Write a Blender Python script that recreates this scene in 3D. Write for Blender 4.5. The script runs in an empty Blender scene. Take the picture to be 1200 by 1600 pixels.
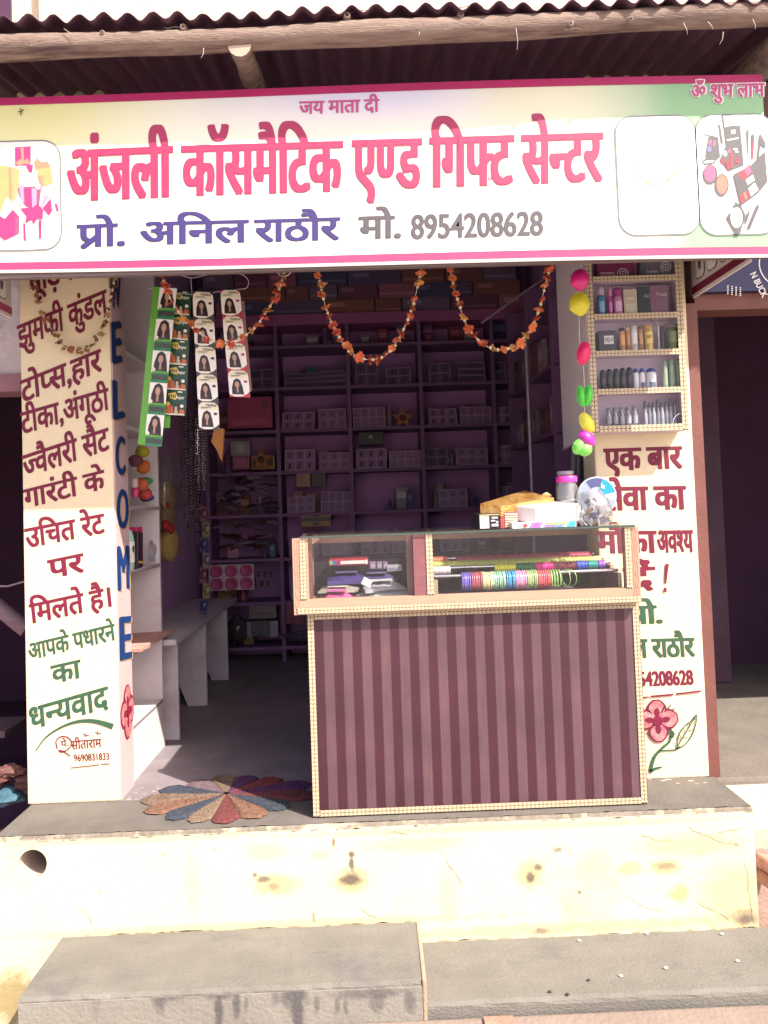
import bpy, bmesh, math, random
from mathutils import Vector, Matrix
random.seed(7)
R = math.radians
scene = bpy.context.scene
COL = scene.collection

# ------------------------------------------------------------------ camera
CAM_POS = Vector((0.0, 0.0, 1.05))
YAW, PITCH, ROLL = R(1.0), R(2.2), R(1.95)
FPX, PX0, PY0 = 1200.0, 600.0, 742.0          # focal length and principal point for a 1200 x 1600 frame
fw = Vector((math.sin(YAW)*math.cos(PITCH), math.cos(YAW)*math.cos(PITCH), math.sin(PITCH)))
r0 = Vector((math.cos(YAW), -math.sin(YAW), 0.0))
u0 = r0.cross(fw)
rt = r0*math.cos(ROLL) - u0*math.sin(ROLL)
up = u0*math.cos(ROLL) + r0*math.sin(ROLL)
cd = bpy.data.cameras.new('camera')
cam = bpy.data.objects.new('camera', cd); COL.objects.link(cam)
cd.sensor_fit = 'VERTICAL'; cd.sensor_height = 36.0; cd.sensor_width = 27.0
cd.lens = 36.0*FPX/1600.0
cd.shift_y = (PY0-800.0)/1600.0
cd.clip_start = 0.05; cd.clip_end = 500
cam.matrix_world = Matrix(((rt.x, up.x, -fw.x, CAM_POS.x), (rt.y, up.y, -fw.y, CAM_POS.y),
                           (rt.z, up.z, -fw.z, CAM_POS.z), (0, 0, 0, 1)))
scene.camera = cam

# ------------------------------------------------------------------ light
SUN_AZ, SUN_EL = R(48.0), R(48.0)             # to the right of the viewer's back
EXPOSURE = 1.32
w = bpy.data.worlds.new('World'); scene.world = w; w.use_nodes = True
nt = w.node_tree; bg = nt.nodes['Background']
sky = nt.nodes.new('ShaderNodeTexSky'); sky.sky_type = 'NISHITA'; sky.sun_disc = False
sky.sun_elevation = SUN_EL; sky.sun_rotation = math.pi - SUN_AZ
sky.air_density = 1.0; sky.dust_density = 3.0; sky.ozone_density = 0.6
tint = nt.nodes.new('ShaderNodeMix'); tint.data_type = 'RGBA'; tint.blend_type = 'MULTIPLY'
tint.inputs[0].default_value = 1.0; tint.inputs[7].default_value = (1.0, 0.90, 0.88, 1)
nt.links.new(sky.outputs[0], tint.inputs[6]); nt.links.new(tint.outputs[2], bg.inputs[0])
bg.inputs[1].default_value = 0.14
sd = bpy.data.lights.new('sun', 'SUN'); sd.energy = 4.6; sd.angle = R(0.5); sd.color = (1.0, 0.93, 0.80)
sun = bpy.data.objects.new('sun', sd); COL.objects.link(sun)
sdir = Vector((math.sin(SUN_AZ)*math.cos(SUN_EL), -math.cos(SUN_AZ)*math.cos(SUN_EL), math.sin(SUN_EL)))
sun.rotation_euler = sdir.to_track_quat('Z', 'Y').to_euler(); sun.location = sdir*20
vs = scene.view_settings
scene.display_settings.display_device = 'sRGB'
vs.view_transform = 'Standard'; vs.look = 'None'; vs.gamma = 1.0; vs.use_curve_mapping = False
vs.exposure = EXPOSURE
scene.cycles.max_bounces = 8; scene.cycles.transparent_max_bounces = 12
scene.cycles.diffuse_bounces = 5
scene.cycles.sample_clamp_indirect = 6.0

# ------------------------------------------------------------------ measuring helpers
def ray(px, py):
    return fw + rt*((px-PX0)/FPX) - up*((py-PY0)/FPX)
def at(px, py, Y):                            # point of the vertical plane at depth Y
    d = ray(px, py); t = (Y-CAM_POS.y)/d.y; return CAM_POS + d*t
def atx(px, py, X):                           # point of a side wall
    d = ray(px, py); t = (X-CAM_POS.x)/d.x; return CAM_POS + d*t
def atz(px, py, Z):                           # point of a floor
    d = ray(px, py); t = (Z-CAM_POS.z)/d.z; return CAM_POS + d*t

# ------------------------------------------------------------------ materials
MATS = {}
def srgb(r, g, b):
    f = lambda c: (c/255/12.92) if c/255 <= .04045 else ((c/255+.055)/1.055)**2.4
    return (f(r), f(g), f(b))
def mat(name, col, rough=.7, var=.12, scale=8., bump=0., bscale=60., metal=0., spec=.4, col2=None, stain=None, stscale=2.5, stlo=.55, sthi=.7, coat=0., stretch=None, detail=6., emit=None):
    if name in MATS: return MATS[name]
    m = bpy.data.materials.new(name); m.use_nodes = True; MATS[name] = m
    n = m.node_tree.nodes; L = m.node_tree.links; b = n['Principled BSDF']
    b.inputs['Roughness'].default_value = rough; b.inputs['Metallic'].default_value = metal
    b.inputs['Specular IOR Level'].default_value = spec
    if coat: b.inputs['Coat Weight'].default_value = coat
    tc = n.new('ShaderNodeTexCoord'); src = tc.outputs['Object']
    if stretch:
        mp = n.new('ShaderNodeMapping'); mp.inputs['Scale'].default_value = stretch
        L.new(src, mp.inputs[0]); src = mp.outputs[0]
    nz = n.new('ShaderNodeTexNoise'); nz.inputs['Scale'].default_value = scale; nz.inputs['Detail'].default_value = detail
    nz.inputs['Roughness'].default_value = .62
    L.new(src, nz.inputs['Vector'])
    rp = n.new('ShaderNodeValToRGB'); rp.color_ramp.elements[0].position = .28; rp.color_ramp.elements[1].position = .74
    c2 = col2 or tuple(min(1, c*(1+var)) for c in col)
    c1 = tuple(c*(1-var) for c in col) if not col2 else col
    rp.color_ramp.elements[0].color = (*c1, 1); rp.color_ramp.elements[1].color = (*c2, 1)
    L.new(nz.outputs[0], rp.inputs[0]); out = rp.outputs[0]
    if stain:
        n2 = n.new('ShaderNodeTexNoise'); n2.inputs['Scale'].default_value = stscale; n2.inputs['Detail'].default_value = 8
        n2.inputs['Roughness'].default_value = .65
        L.new(src, n2.inputs['Vector'])
        mr = n.new('ShaderNodeMapRange'); mr.inputs[1].default_value = stlo; mr.inputs[2].default_value = sthi
        L.new(n2.outputs[0], mr.inputs[0])
        mx = n.new('ShaderNodeMix'); mx.data_type = 'RGBA'; L.new(mr.outputs[0], mx.inputs[0])
        L.new(out, mx.inputs[6]); mx.inputs[7].default_value = (*stain, 1); out = mx.outputs[2]
    L.new(out, b.inputs['Base Color'])
    if bump:
        n3 = n.new('ShaderNodeTexNoise'); n3.inputs['Scale'].default_value = bscale; n3.inputs['Detail'].default_value = 6
        L.new(src, n3.inputs['Vector'])
        bp = n.new('ShaderNodeBump'); bp.inputs['Strength'].default_value = bump; bp.inputs['Distance'].default_value = .01
        L.new(n3.outputs[0], bp.inputs['Height']); L.new(bp.outputs[0], b.inputs['Normal'])
    return m
def plain(name, col, rough=.5, metal=0., spec=.4):
    return mat(name, col, rough, var=.07, scale=25., metal=metal, spec=spec, detail=2.)
def clear(name, tintc=(.93, .95, .96), gloss=.10, rough=.02, milk=0., milkc=(.8, .8, .8)):
    if name in MATS: return MATS[name]
    m = bpy.data.materials.new(name); m.use_nodes = True; MATS[name] = m
    n = m.node_tree.nodes; L = m.node_tree.links; n.remove(n['Principled BSDF']); o = n['Material Output']
    t = n.new('ShaderNodeBsdfTransparent'); t.inputs[0].default_value = (*tintc, 1)
    g = n.new('ShaderNodeBsdfGlossy'); g.inputs['Roughness'].default_value = rough
    lw = n.new('ShaderNodeLayerWeight'); lw.inputs[0].default_value = .35
    nz = n.new('ShaderNodeTexNoise'); nz.inputs['Scale'].default_value = 5
    mr = n.new('ShaderNodeMapRange'); mr.inputs[3].default_value = gloss*.35; mr.inputs[4].default_value = gloss*4
    L.new(lw.outputs['Fresnel'], mr.inputs[0])
    mx = n.new('ShaderNodeMixShader'); L.new(mr.outputs[0], mx.inputs[0]); L.new(t.outputs[0], mx.inputs[1]); L.new(g.outputs[0], mx.inputs[2])
    last = mx.outputs[0]
    if milk:
        d = n.new('ShaderNodeBsdfDiffuse'); d.inputs[0].default_value = (*milkc, 1)
        m2 = n.new('ShaderNodeMixShader'); mm = n.new('ShaderNodeMath'); mm.operation = 'MULTIPLY'; mm.inputs[1].default_value = milk*2
        L.new(nz.outputs[0], mm.inputs[0]); L.new(mm.outputs[0], m2.inputs[0]); L.new(last, m2.inputs[1]); L.new(d.outputs[0], m2.inputs[2]); last = m2.outputs[0]
    L.new(last, o.inputs[0])
    return m

# ------------------------------------------------------------------ mesh builder
class MB:
    def __init__(s): s.v = []; s.f = []; s.mi = []; s.sm = []
    def add(s, vs_, fs, mi=0, smooth=False):
        o = len(s.v); s.v += [Vector(p) for p in vs_]
        for f in fs: s.f.append(tuple(i+o for i in f)); s.mi.append(mi); s.sm.append(smooth)
        return s
    def box(s, lo, hi, mi=0, rot=None, c=None, bev=0.):
        lo = Vector(lo); hi = Vector(hi)
        bm = bmesh.new(); bmesh.ops.create_cube(bm, size=1.0)
        d = hi-lo; mid = (lo+hi)/2
        for v in bm.verts: v.co = Vector((v.co.x*d.x, v.co.y*d.y, v.co.z*d.z))
        if bev > 0: bmesh.ops.bevel(bm, geom=bm.edges[:], offset=min(bev, min(abs(t) for t in d)*.45), segments=2, affect='EDGES', profile=.6)
        if rot is not None:
            q = rot.to_matrix() if hasattr(rot, 'to_matrix') else rot
            for v in bm.verts: v.co = q @ v.co
        for v in bm.verts: v.co += mid
        bm.verts.index_update()
        s.add([v.co for v in bm.verts], [[v.index for v in f.verts] for f in bm.faces], mi); bm.free(); return s
    def tube(s, pts, r, n=8, mi=0, cap=True, smooth=True):
        pts = [Vector(p) for p in pts]; k = len(pts)
        rs = r if isinstance(r, (list, tuple)) else [r]*k
        V = []; F = []; prev = None
        for i, p in enumerate(pts):
            t = (pts[min(i+1, k-1)]-pts[max(i-1, 0)])
            t = t.normalized() if t.length > 1e-9 else Vector((0, 0, 1))
            a = prev - t*prev.dot(t) if prev is not None else t.orthogonal()
            if a.length < 1e-6: a = t.orthogonal()
            a.normalize(); prev = a; b = t.cross(a)
            for j in range(n):
                th = 2*math.pi*j/n; V.append(p+(a*math.cos(th)+b*math.sin(th))*rs[i])
        for i in range(k-1):
            for j in range(n): F.append((i*n+j, i*n+(j+1) % n, (i+1)*n+(j+1) % n, (i+1)*n+j))
        s.add(V, F, mi, smooth)
        if cap: s.add(V[:n], [tuple(range(n))[::-1]], mi); s.add(V[-n:], [tuple(range(n))], mi)
        return s
    def lathe(s, prof, c=(0, 0, 0), n=16, mi=0, smooth=True, axis='Z', sx=1., sy=1.):
        c = Vector(c); V = []; F = []
        for (r, z) in prof:
            for j in range(n):
                th = 2*math.pi*j/n; p = Vector((r*math.cos(th)*sx, r*math.sin(th)*sy, z))
                if axis == 'Y': p = Vector((p.x, -p.z, p.y))
                if axis == 'X': p = Vector((p.z, p.y, -p.x))
                V.append(c+p)
        for i in range(len(prof)-1):
            for j in range(n): F.append((i*n+j, i*n+(j+1) % n, (i+1)*n+(j+1) % n, (i+1)*n+j))
        s.add(V, F, mi, smooth)
        s.add(V[:n], [tuple(range(n))[::-1]], mi); s.add(V[-n:], [tuple(range(n))], mi)
        return s
    def flat(s, pts, mi=0):                   # one polygon
        s.add(pts, [tuple(range(len(pts)))], mi); return s
    def prism(s, pts, off, mi=0):             # polygon swept along a vector
        off = Vector(off); pts = [Vector(p) for p in pts]; n = len(pts)
        s.add(pts+[p+off for p in pts], [tuple(range(n)), tuple(range(2*n-1, n-1, -1))]+[(i, (i+1) % n, (i+1) % n+n, i+n) for i in range(n)], mi); return s
    def blob(s, c, r, mi=0, sub=2, jit=0., sc=(1, 1, 1), rot=None, smooth=True):
        bm = bmesh.new(); bmesh.ops.create_icosphere(bm, subdivisions=sub, radius=r)
        for v in bm.verts:
            v.co *= 1+random.uniform(-jit, jit)
            v.co = Vector((v.co.x*sc[0], v.co.y*sc[1], v.co.z*sc[2]))
            if rot is not None: v.co = rot @ v.co
            v.co += Vector(c)
        bm.verts.index_update()
        s.add([v.co for v in bm.verts], [[v.index for v in f.verts] for f in bm.faces], mi, smooth); bm.free(); return s
    def build(s, name, mats, parent=None, org=None, kind=None):
        me = bpy.data.meshes.new(name)
        if not isinstance(mats, (list, tuple)): mats = [mats]
        o = bpy.data.objects.new(name, me); COL.objects.link(o)
        base = Vector((0, 0, 0))
        if parent is not None:
            o.parent = parent; q = parent
            while q is not None: base = base + q.location; q = q.parent
        if org is not None:
            o.location = Vector(org)-base; base = Vector(org)
        me.from_pydata([v-base for v in s.v], [], s.f)
        for m in mats: me.materials.append(m)
        for p, mi, sm in zip(me.polygons, s.mi, s.sm): p.material_index = mi; p.use_smooth = sm
        me.update()
        if kind: o['kind'] = kind
        return o
def tag(o, label, cat, group=None):
    o['label'] = label; o['category'] = cat
    if group: o['group'] = group
    return o
def thing(name, label, cat, loc=(0, 0, 0), group=None, rot=None):
    o = bpy.data.objects.new(name, None); COL.objects.link(o); o.location = Vector(loc)
    o.empty_display_size = .05
    if rot: o.rotation_euler = rot
    return tag(o, label, cat, group)
def dup(root, loc, rot=None, label=None, group=None, scale=None):
    r = root.copy(); COL.objects.link(r); r.location = Vector(loc)
    if rot is not None: r.rotation_euler = rot
    if scale is not None: r.scale = scale
    if label: r['label'] = label
    if group: r['group'] = group
    for ch in list(root.children):
        c = ch.copy(); COL.objects.link(c); c.parent = r
        for g in ch.children:
            d = g.copy(); COL.objects.link(d); d.parent = c
    return r

# ------------------------------------------------------------------ lettering (Devanagari laid out by hand: Blender does not shape it)
_fc = bpy.data.curves.new('type', 'FONT'); _fc.resolution_u = 6
_fo = bpy.data.objects.new('type', _fc); COL.objects.link(_fo)
HEAD = .622
_gc = {}
def raw(sx, bold):
    k = (sx, bold)
    if k in _gc: return _gc[k]
    _fc.body = sx; _fc.offset = bold
    bpy.context.view_layer.update()
    me = bpy.data.meshes.new_from_object(_fo.evaluated_get(bpy.context.evaluated_depsgraph_get()))
    _gc[k] = ([(v.co.x, v.co.y) for v in me.vertices], [tuple(p.vertices) for p in me.polygons])
    bpy.data.meshes.remove(me)
    return _gc[k]
def adv(sx):
    e = max(v[0] for v in raw('।', 0)[0])
    return max(v[0] for v in raw(sx+'।', 0)[0])-e
def half(ch, bold):
    v, f = raw(ch, bold); v0, _ = raw(ch, 0)
    a = adv(ch)
    bar = max(x for x, y in v0 if y < .06)
    cut = a*.80 if ch in 'फक' else bar-.085
    bm = bmesh.new(); bv = [bm.verts.new((x, y, 0)) for x, y in v]
    for p in f:
        try: bm.faces.new([bv[i] for i in p])
        except ValueError: pass
    bmesh.ops.bisect_plane(bm, geom=bm.verts[:]+bm.edges[:]+bm.faces[:], plane_co=(cut, 0, 0), plane_no=(1, 0, 0), clear_outer=True)
    bm.verts.index_update()
    r = ([(q.co.x, q.co.y) for q in bm.verts], [tuple(q.index for q in p.verts) for p in bm.faces]); bm.free()
    return r[0], r[1], cut-.02
VIR, MAT_ = '्', 'ािीुूृेैोौॉंँ़'
def shape_text(sx, bold):
    toks = []; i = 0; cur = ''
    def flush():
        nonlocal cur
        if cur: toks.append(('t', cur)); cur = ''
    while i < len(sx):
        if not ('\u0900' <= sx[i] <= '\u097f') or sx[i] == '।': cur += sx[i]; i += 1; continue
        hv = []; 
        while i+1 < len(sx) and sx[i+1] == VIR and i+2 < len(sx) and sx[i+2] != 'र': hv.append(sx[i]); i += 2
        base = sx[i]; i += 1; rak = False
        if i+1 < len(sx) and sx[i] == VIR and sx[i+1] == 'र': rak = True; i += 2
        ms = ''
        while i < len(sx) and sx[i] in MAT_: ms += sx[i]; i += 1
        if 'ि' in ms: cur += 'ि'; ms = ms.replace('ि', '')
        for h in hv: flush(); toks.append(('h', h))
        cur += base
        if rak: flush(); toks.append(('r', base))
        cur += ms
    flush()
    V = []; F = []; x = 0.
    for k, t in toks:
        if k == 't':
            if t[0] in MAT_ and t[0] not in 'ाीोौॉ':   # a lone mark after a joined letter
                pass
            v, f = raw(t, bold); a = adv(t)
        elif k == 'h': v, f, a = half(t, bold)
        else:
            b0 = max(p[0] for p in raw(t, 0)[0] if p[1] < .06)
            th = .045+bold*.8
            v = [(b0-.05, .30+th), (b0-.05, .30-th), (b0-.36, -.01-th*1.0), (b0-.40, -.01+th*.7)]
            v = [(p[0]-adv(t), p[1]) for p in v]; f = [(3, 2, 1, 0)]; a = 0
        o = len(V); V += [(p[0]+x, p[1]) for p in v]; F += [tuple(j+o for j in q) for q in f]; x += a
    return V, F, x
def letters(mb, sx, A, B, H, nrm, bold=.015, smear=0., mi=0, grow=0.):
    """A, B: ends of the base line, H: base line to head line, nrm: out of the surface"""
    A = Vector(A); B = Vector(B); H = Vector(H); nrm = Vector(nrm)
    V, F, x = shape_text(sx, 0.)
    # letters that touch lie on slightly different levels, as brush strokes do
    par = list(range(len(V)))
    def root(i):
        while par[i] != i: par[i] = par[par[i]]; i = par[i]
        return i
    for f in F:
        for j in f[1:]: par[root(j)] = root(f[0])
    ids = {}; lev = [ids.setdefault(root(i), len(ids)) % 4 for i in range(len(V))]
    bx = bold+smear*.5; by = bold
    sh = [(-bx, -by), (bx, -by), (bx, by), (-bx, by), (0, by), (0, -by), (-bx, 0), (bx, 0), (0, 0)]
    if smear > .09: sh += [(-bx*.5, -by), (bx*.5, by), (-bx*.5, by), (bx*.5, -by)]
    for q, (dx, dy) in enumerate(sh):
        mb.add([A+(B-A)*((p[0]+dx)/x)+H*((p[1]+dy)/HEAD)+nrm*(.00013*q+.00003*lev[i]) for i, p in enumerate(V)], F, mi)
def sign_text(mb, sx, hl, hr, h, Y, off=.003, slant=0., **kw):
    """head line from pixel hl to hr on the plane Y, letters h pixels tall"""
    a = at(hl[0], hl[1]+h, Y); b = at(hr[0], hr[1]+h, Y); t = at(hl[0]+slant, hl[1], Y)
    n = Vector((0, -off, 0)); letters(mb, sx, a+n, b+n, t-a, (0, -1, 0), **kw)

def ngon(c, rx, ry, n=20, Y=None, rot=0.):   # ellipse in a facing plane, world units
    c = Vector(c)
    out = []
    for i in range(n):
        a = 2*math.pi*i/n; x = rx*math.cos(a); z = ry*math.sin(a)
        out.append(c+Vector((x*math.cos(rot)-z*math.sin(rot), 0, x*math.sin(rot)+z*math.cos(rot))))
    return out
def pxpoly(pts, Y, dy=0.): return [at(p[0], p[1], Y)-Vector((0, dy, 0)) for p in pts]
def stroke(mb, pts, wd, nrm, mi=0, taper=None):
    """painted line along pts on a surface with normal nrm"""
    nrm = Vector(nrm).normalized(); pts = [Vector(p) for p in pts]; V = []; F = []; k = len(pts)
    for i, p in enumerate(pts):
        t = (pts[min(i+1, k-1)]-pts[max(i-1, 0)]).normalized(); s_ = nrm.cross(t).normalized()
        ww = wd*(taper[i] if taper else 1)
        V += [p+s_*ww/2, p-s_*ww/2]
    for i in range(k-1): F.append((2*i, 2*i+1, 2*i+3, 2*i+2))
    mb.add(V, F, mi)
def curve(pts, n=24):                         # smooth curve through points (Catmull-Rom)
    P = [Vector(p) for p in pts]; P = [P[0]*2-P[1]]+P+[P[-1]*2-P[-2]]; out = []
    for i in range(1, len(P)-2):
        for j in range(n):
            t = j/n; a, b, c, d = P[i-1], P[i], P[i+1], P[i+2]
            out.append(.5*((2*b)+(c-a)*t+(2*a-5*b+4*c-d)*t*t+(3*b-a-3*c+d)*t**3))
    out.append(P[-2]); return out
def braid(mb, p0, p1, nrm, wd, dark=0, light=1, lift=.002):
    """trim strip: two rows of pale chevrons on a dark tape"""
    p0 = Vector(p0); p1 = Vector(p1); nrm = Vector(nrm).normalized(); t = (p1-p0); ln = t.length; t.normalize(); s_ = nrm.cross(t)
    b0 = p0+nrm*lift
    mb.add([b0-s_*wd/2, b0+t*ln-s_*wd/2, b0+t*ln+s_*wd/2, b0+s_*wd/2], [(0, 1, 2, 3)], dark)
    pitch = wd*.66; n = max(1, int(ln/pitch)); pitch = ln/n; q = b0+nrm*.0015
    for i in range(n):
        for sg in (-1, 1):
            o = q+t*(i*pitch)
            e = wd*.49*sg; m_ = wd*.27*sg; c = wd*.045*sg; k = pitch*.42; th = pitch*.80
            a = [o+s_*e, o+s_*m_+t*k, o+s_*c, o+s_*c+t*th, o+s_*m_+t*(k+th), o+s_*e+t*th]
            f = [(0, 1, 4, 5), (1, 2, 3, 4)]
            if sg > 0: f = [tuple(reversed(x)) for x in f]
            mb.add(a, f, light)

# ================================================================== SETTING
M_cream = mat('cream_wall', (.63, .53, .37), .85, .05, 6, .25, 90, stain=(.56, .44, .26), stscale=3.2, stlo=.62, sthi=.80)
M_plinthface = mat('cream_plinth', (.60, .55, .37), .9, .06, 5, .22, 55, stain=(.50, .41, .22), stscale=2.2, stlo=.58, sthi=.78)
def blotch(m, spots):
    """soft edged bare patches, stains and painted shade with noisy outlines at fixed places of the wall: (world x, z, rx, rz, colour, strength)"""
    n = m.node_tree.nodes; L = m.node_tree.links; b = n['Principled BSDF']; src = b.inputs['Base Color'].links[0].from_socket
    ge = n.new('ShaderNodeNewGeometry'); nz = n.new('ShaderNodeTexNoise'); nz.inputs['Scale'].default_value = 38; nz.inputs['Detail'].default_value = 7; nz.inputs['Roughness'].default_value = .7
    L.new(ge.outputs['Position'], nz.inputs['Vector'])
    for (x, z, rx, rz, c, k, y) in spots:
        mp = n.new('ShaderNodeMapping'); mp.vector_type = 'TEXTURE'; mp.inputs['Location'].default_value = (x, y, z); mp.inputs['Scale'].default_value = (rx, .05, rz); L.new(ge.outputs['Position'], mp.inputs[0])
        ln = n.new('ShaderNodeVectorMath'); ln.operation = 'LENGTH'; L.new(mp.outputs[0], ln.inputs[0])
        ad = n.new('ShaderNodeMath'); ad.operation = 'MULTIPLY_ADD'; L.new(nz.outputs[0], ad.inputs[0]); ad.inputs[1].default_value = -1.5; L.new(ln.outputs['Value'], ad.inputs[2])
        mr = n.new('ShaderNodeMapRange'); mr.inputs[1].default_value = .35; mr.inputs[2].default_value = -.25; mr.inputs[3].default_value = 0; mr.inputs[4].default_value = k; L.new(ad.outputs[0], mr.inputs[0])
        mx = n.new('ShaderNodeMix'); mx.data_type = 'RGBA'; L.new(mr.outputs[0], mx.inputs[0]); L.new(src, mx.inputs[6]); mx.inputs[7].default_value = (*c, 1); src = mx.outputs[2]
    L.new(src, b.inputs['Base Color'])
_sp = []
_pale, _soot = (.40, .32, .16), (.10, .075, .065)
for (px, py, rx, rz, c, k) in ((548, 1376, 34, 22, _pale, .85), (430, 1383, 42, 20, _pale, .75), (828, 1367, 26, 26, _pale, .8), (985, 1356, 24, 12, _pale, .7), (1062, 1395, 18, 16, _pale, .9), (1150, 1400, 70, 60, _pale, .6), (1040, 1355, 30, 14, _pale, .8), (1165, 1435, 30, 16, (.22, .16, .10), .8), (415, 1330, 40, 16, _pale, .4), (500, 1335, 16, 10, _pale, .4), (650, 1320, 90, 14, _pale, .45), (1080, 1320, 100, 22, _pale, .55), (20, 1560, 40, 50, (.30, .22, .10), .9), (400, 1447, 420, 9, (.38, .30, .18), .55), (900, 1450, 330, 12, (.36, .28, .17), .6), (200, 1312, 260, 7, (.36, .30, .20), .5), (800, 1292, 420, 7, (.36, .30, .20), .6), (700, 1400, 20, 50, _pale, .35), (300, 1380, 14, 60, _pale, .3),  # olive patch at the lower left paints the step's shadow into the wall
    (548, 1374, 19, 11, _soot, .9), (549, 1350, 5, 13, _soot, .9), (549, 1335, 6, 6, _soot, .9), (828, 1371, 8, 9, _soot, .85), (841, 1355, 9, 6, _soot, .8), (412, 1374, 12, 6, _soot, .8), (398, 1367, 5, 5, _soot, .8), (428, 1385, 10, 6, _soot, .5), (521, 1316, 3.5, 10, _soot, .8), (870, 1328, 9, 5, _soot, .7), (490, 1432, 3.5, 10, _soot, .6), (905, 1394, 3.5, 3.5, _soot, .8), (1040, 1353, 20, 6, _soot, .5), (1165, 1436, 14, 8, _soot, .7), (845, 1455, 14, 6, _soot, .6), (155, 1393, 3, 4, _soot, .5), (335, 1327, 3, 2, _soot, .6), (1150, 1320, 6, 4, _soot, .6)):
    q = at(px, py, 2.58); _sp.append((q.x, q.z, rx/1200*2.58, rz/1200*2.58, c, k, 2.58))
blotch(M_plinthface, _sp)
M_cement = mat('cement', (.110, .098, .091), .7, .22, 7, .3, 80, stain=(.125, .108, .098), stscale=4, stlo=.5, sthi=.7)
M_step = mat('step_cement', (.140, .130, .116), .85, .16, 4, .35, 90, stain=(.108, .100, .100), stscale=5, stlo=.55, sthi=.72, stretch=(1, 1.6, 1.6))
M_floor = mat('shop_floor', (.185, .158, .175), .6, .25, 6, .15, 70)
M_lilac = mat('lilac_wall', (.46, .27, .49), .8, .06, 5, .1, 60)
M_lilacd = mat('lilac_shelf', (.20, .10, .225), .7, .08, 6)
M_ground = mat('dust_ground', (.38, .33, .30), .95, .2, 4, .5, 40, stain=(.28, .23, .21), stscale=3)
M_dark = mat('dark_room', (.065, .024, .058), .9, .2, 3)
M_brick = mat('old_brick', (.34, .17, .13), .9, .25, 20, .5, 60)
M_brown = mat('brown_paint', (.135, .048, .040), .6, .12, 9, .15, 60)
M_plaster = mat('grey_plaster', (.40, .34, .35), .95, .15, 8, .5, 50, stain=(.22, .15, .15), stscale=7, stlo=.5, sthi=.65)
M_red = mat('crimson_paint', (.135, .0035, .030), .6, .16, 30)
M_green = mat('green_paint', (.026, .076, .042), .6, .2, 30)
M_blue = mat('blue_paint', (.006, .034, .15), .6, .15, 30)
M_tan = plain('tan_shadow_paint', (.42, .27, .11))
M_white = plain('white_paint', (.72, .70, .68))

# --- ground
g = MB(); g.add([(-40, -60, -.60), (40, -60, -.60), (40, 40, -.60), (-40, 40, -.60)], [(0, 1, 2, 3)])
o = g.build('ground', M_ground); o['kind'] = 'structure'
# low kerb ledge in front of the steps
g = MB()
n = 60; xs = [-1.02+2.6*i/n for i in range(n+1)]
g.box((-1.09, 1.2, -.59), (1.75, 2.262, -.430), bev=.01)
g.build('street_ledge', mat('ledge_cement', (.21, .16, .135), .9, .12, 6, .4, 60)).__setitem__('kind', 'structure')
for i, (x, y) in enumerate(((-.93, 2.238), (.27, 2.238))):
    b = MB(); b.box((x, y-.03, -.4295), (x+.085, y+.012, -.4215), bev=.002, rot=None)
    o = b.build('brick_chip', M_brick)
    tag(o, ['red brick sliver set in the ledge below the left cement step', 'red brick sliver lying on the ledge below the right cement step'][i], 'brick')

# --- cement steps
def slab(lo, hi, jit=.004, nx=40):
    """box with a worn, slightly wavy front top edge"""
    m = MB(); V = []; F = []
    x0, y0, z0 = lo; x1, y1, z1 = hi
    for i in range(nx+1):
        x = x0+(x1-x0)*i/nx; j = random.uniform(-jit, jit)*.6; k = random.uniform(-jit, 0)
        V += [(x, y1, z1), (x, y0+.010+j, z1+random.uniform(-.001, .001)), (x, y0+.002+j, z1-.007+k), (x, y0, z1-.018), (x, y0, z0)]
    for i in range(nx):
        for q in range(4):
            a = i*5+q; F.append((a, a+1, a+6, a+5))
    V2 = V[:5]; V3 = V[-5:]
    m.add(V, F)
    m.add(V2+[(x0, y1, z0)], [(0, 5, 4, 3, 2, 1)]); m.add(V3+[(x1, y1, z0)], [(0, 1, 2, 3, 4, 5)])
    return m
s_l = slab((-1.055, 2.266, -.58), (.100, 2.578, -.325))
o = s_l.build('cement_step', M_step); tag(o, 'higher grey cement step with wet drip stains on the left', 'step')
M_riser = mat('riser_cement', (.205, .190, .168), .85, .10, 6, .3, 80, stain=(.17, .155, .14), stscale=4, stlo=.5, sthi=.7)
_dr = []
for (px, py, rx, rz, k) in ((220, 1550, 60, 6, .5), (250, 1558, 10, 22, .8), (262, 1552, 30, 10, .7), (342, 1575, 7, 34, 1.), (345, 1552, 24, 8, .8), (370, 1570, 6, 20, .9), (385, 1566, 4, 12, .6), (465, 1578, 9, 36, 1.), (460, 1556, 22, 18, .9), (495, 1568, 5, 14, .7), (527, 1572, 4, 12, .7), (540, 1570, 4, 14, .6), (575, 1552, 60, 8, .7), (590, 1566, 12, 16, .6), (640, 1562, 10, 20, .7), (150, 1560, 8, 30, .3), (430, 1556, 6, 16, .5), (310, 1552, 70, 6, .4)):
    q = at(px, py, 2.264); _dr.append((q.x, q.z, rx/1200*2.6, rz/1200*2.6, (.085, .078, .08), k, 2.264))
blotch(M_riser, _dr)
rm = MB(); rm.box((-1.054, 2.2615, -.58), (.0995, 2.2655, -.338)); rm.build('riser_face', M_riser, o)
cl = MB(); cl.box((.1005, 2.263, -.58), (.112, 2.579, -.322), bev=.003)
cl.build('end_face', mat('tan_plaster', (.33, .23, .17), .9, .1, 9, .3, 80), o)
o = slab((.113, 2.270, -.58), (1.75, 2.578, -.392)).build('cement_step', M_step)
tag(o, 'lower grey cement step running right to the frame edge', 'step')
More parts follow.
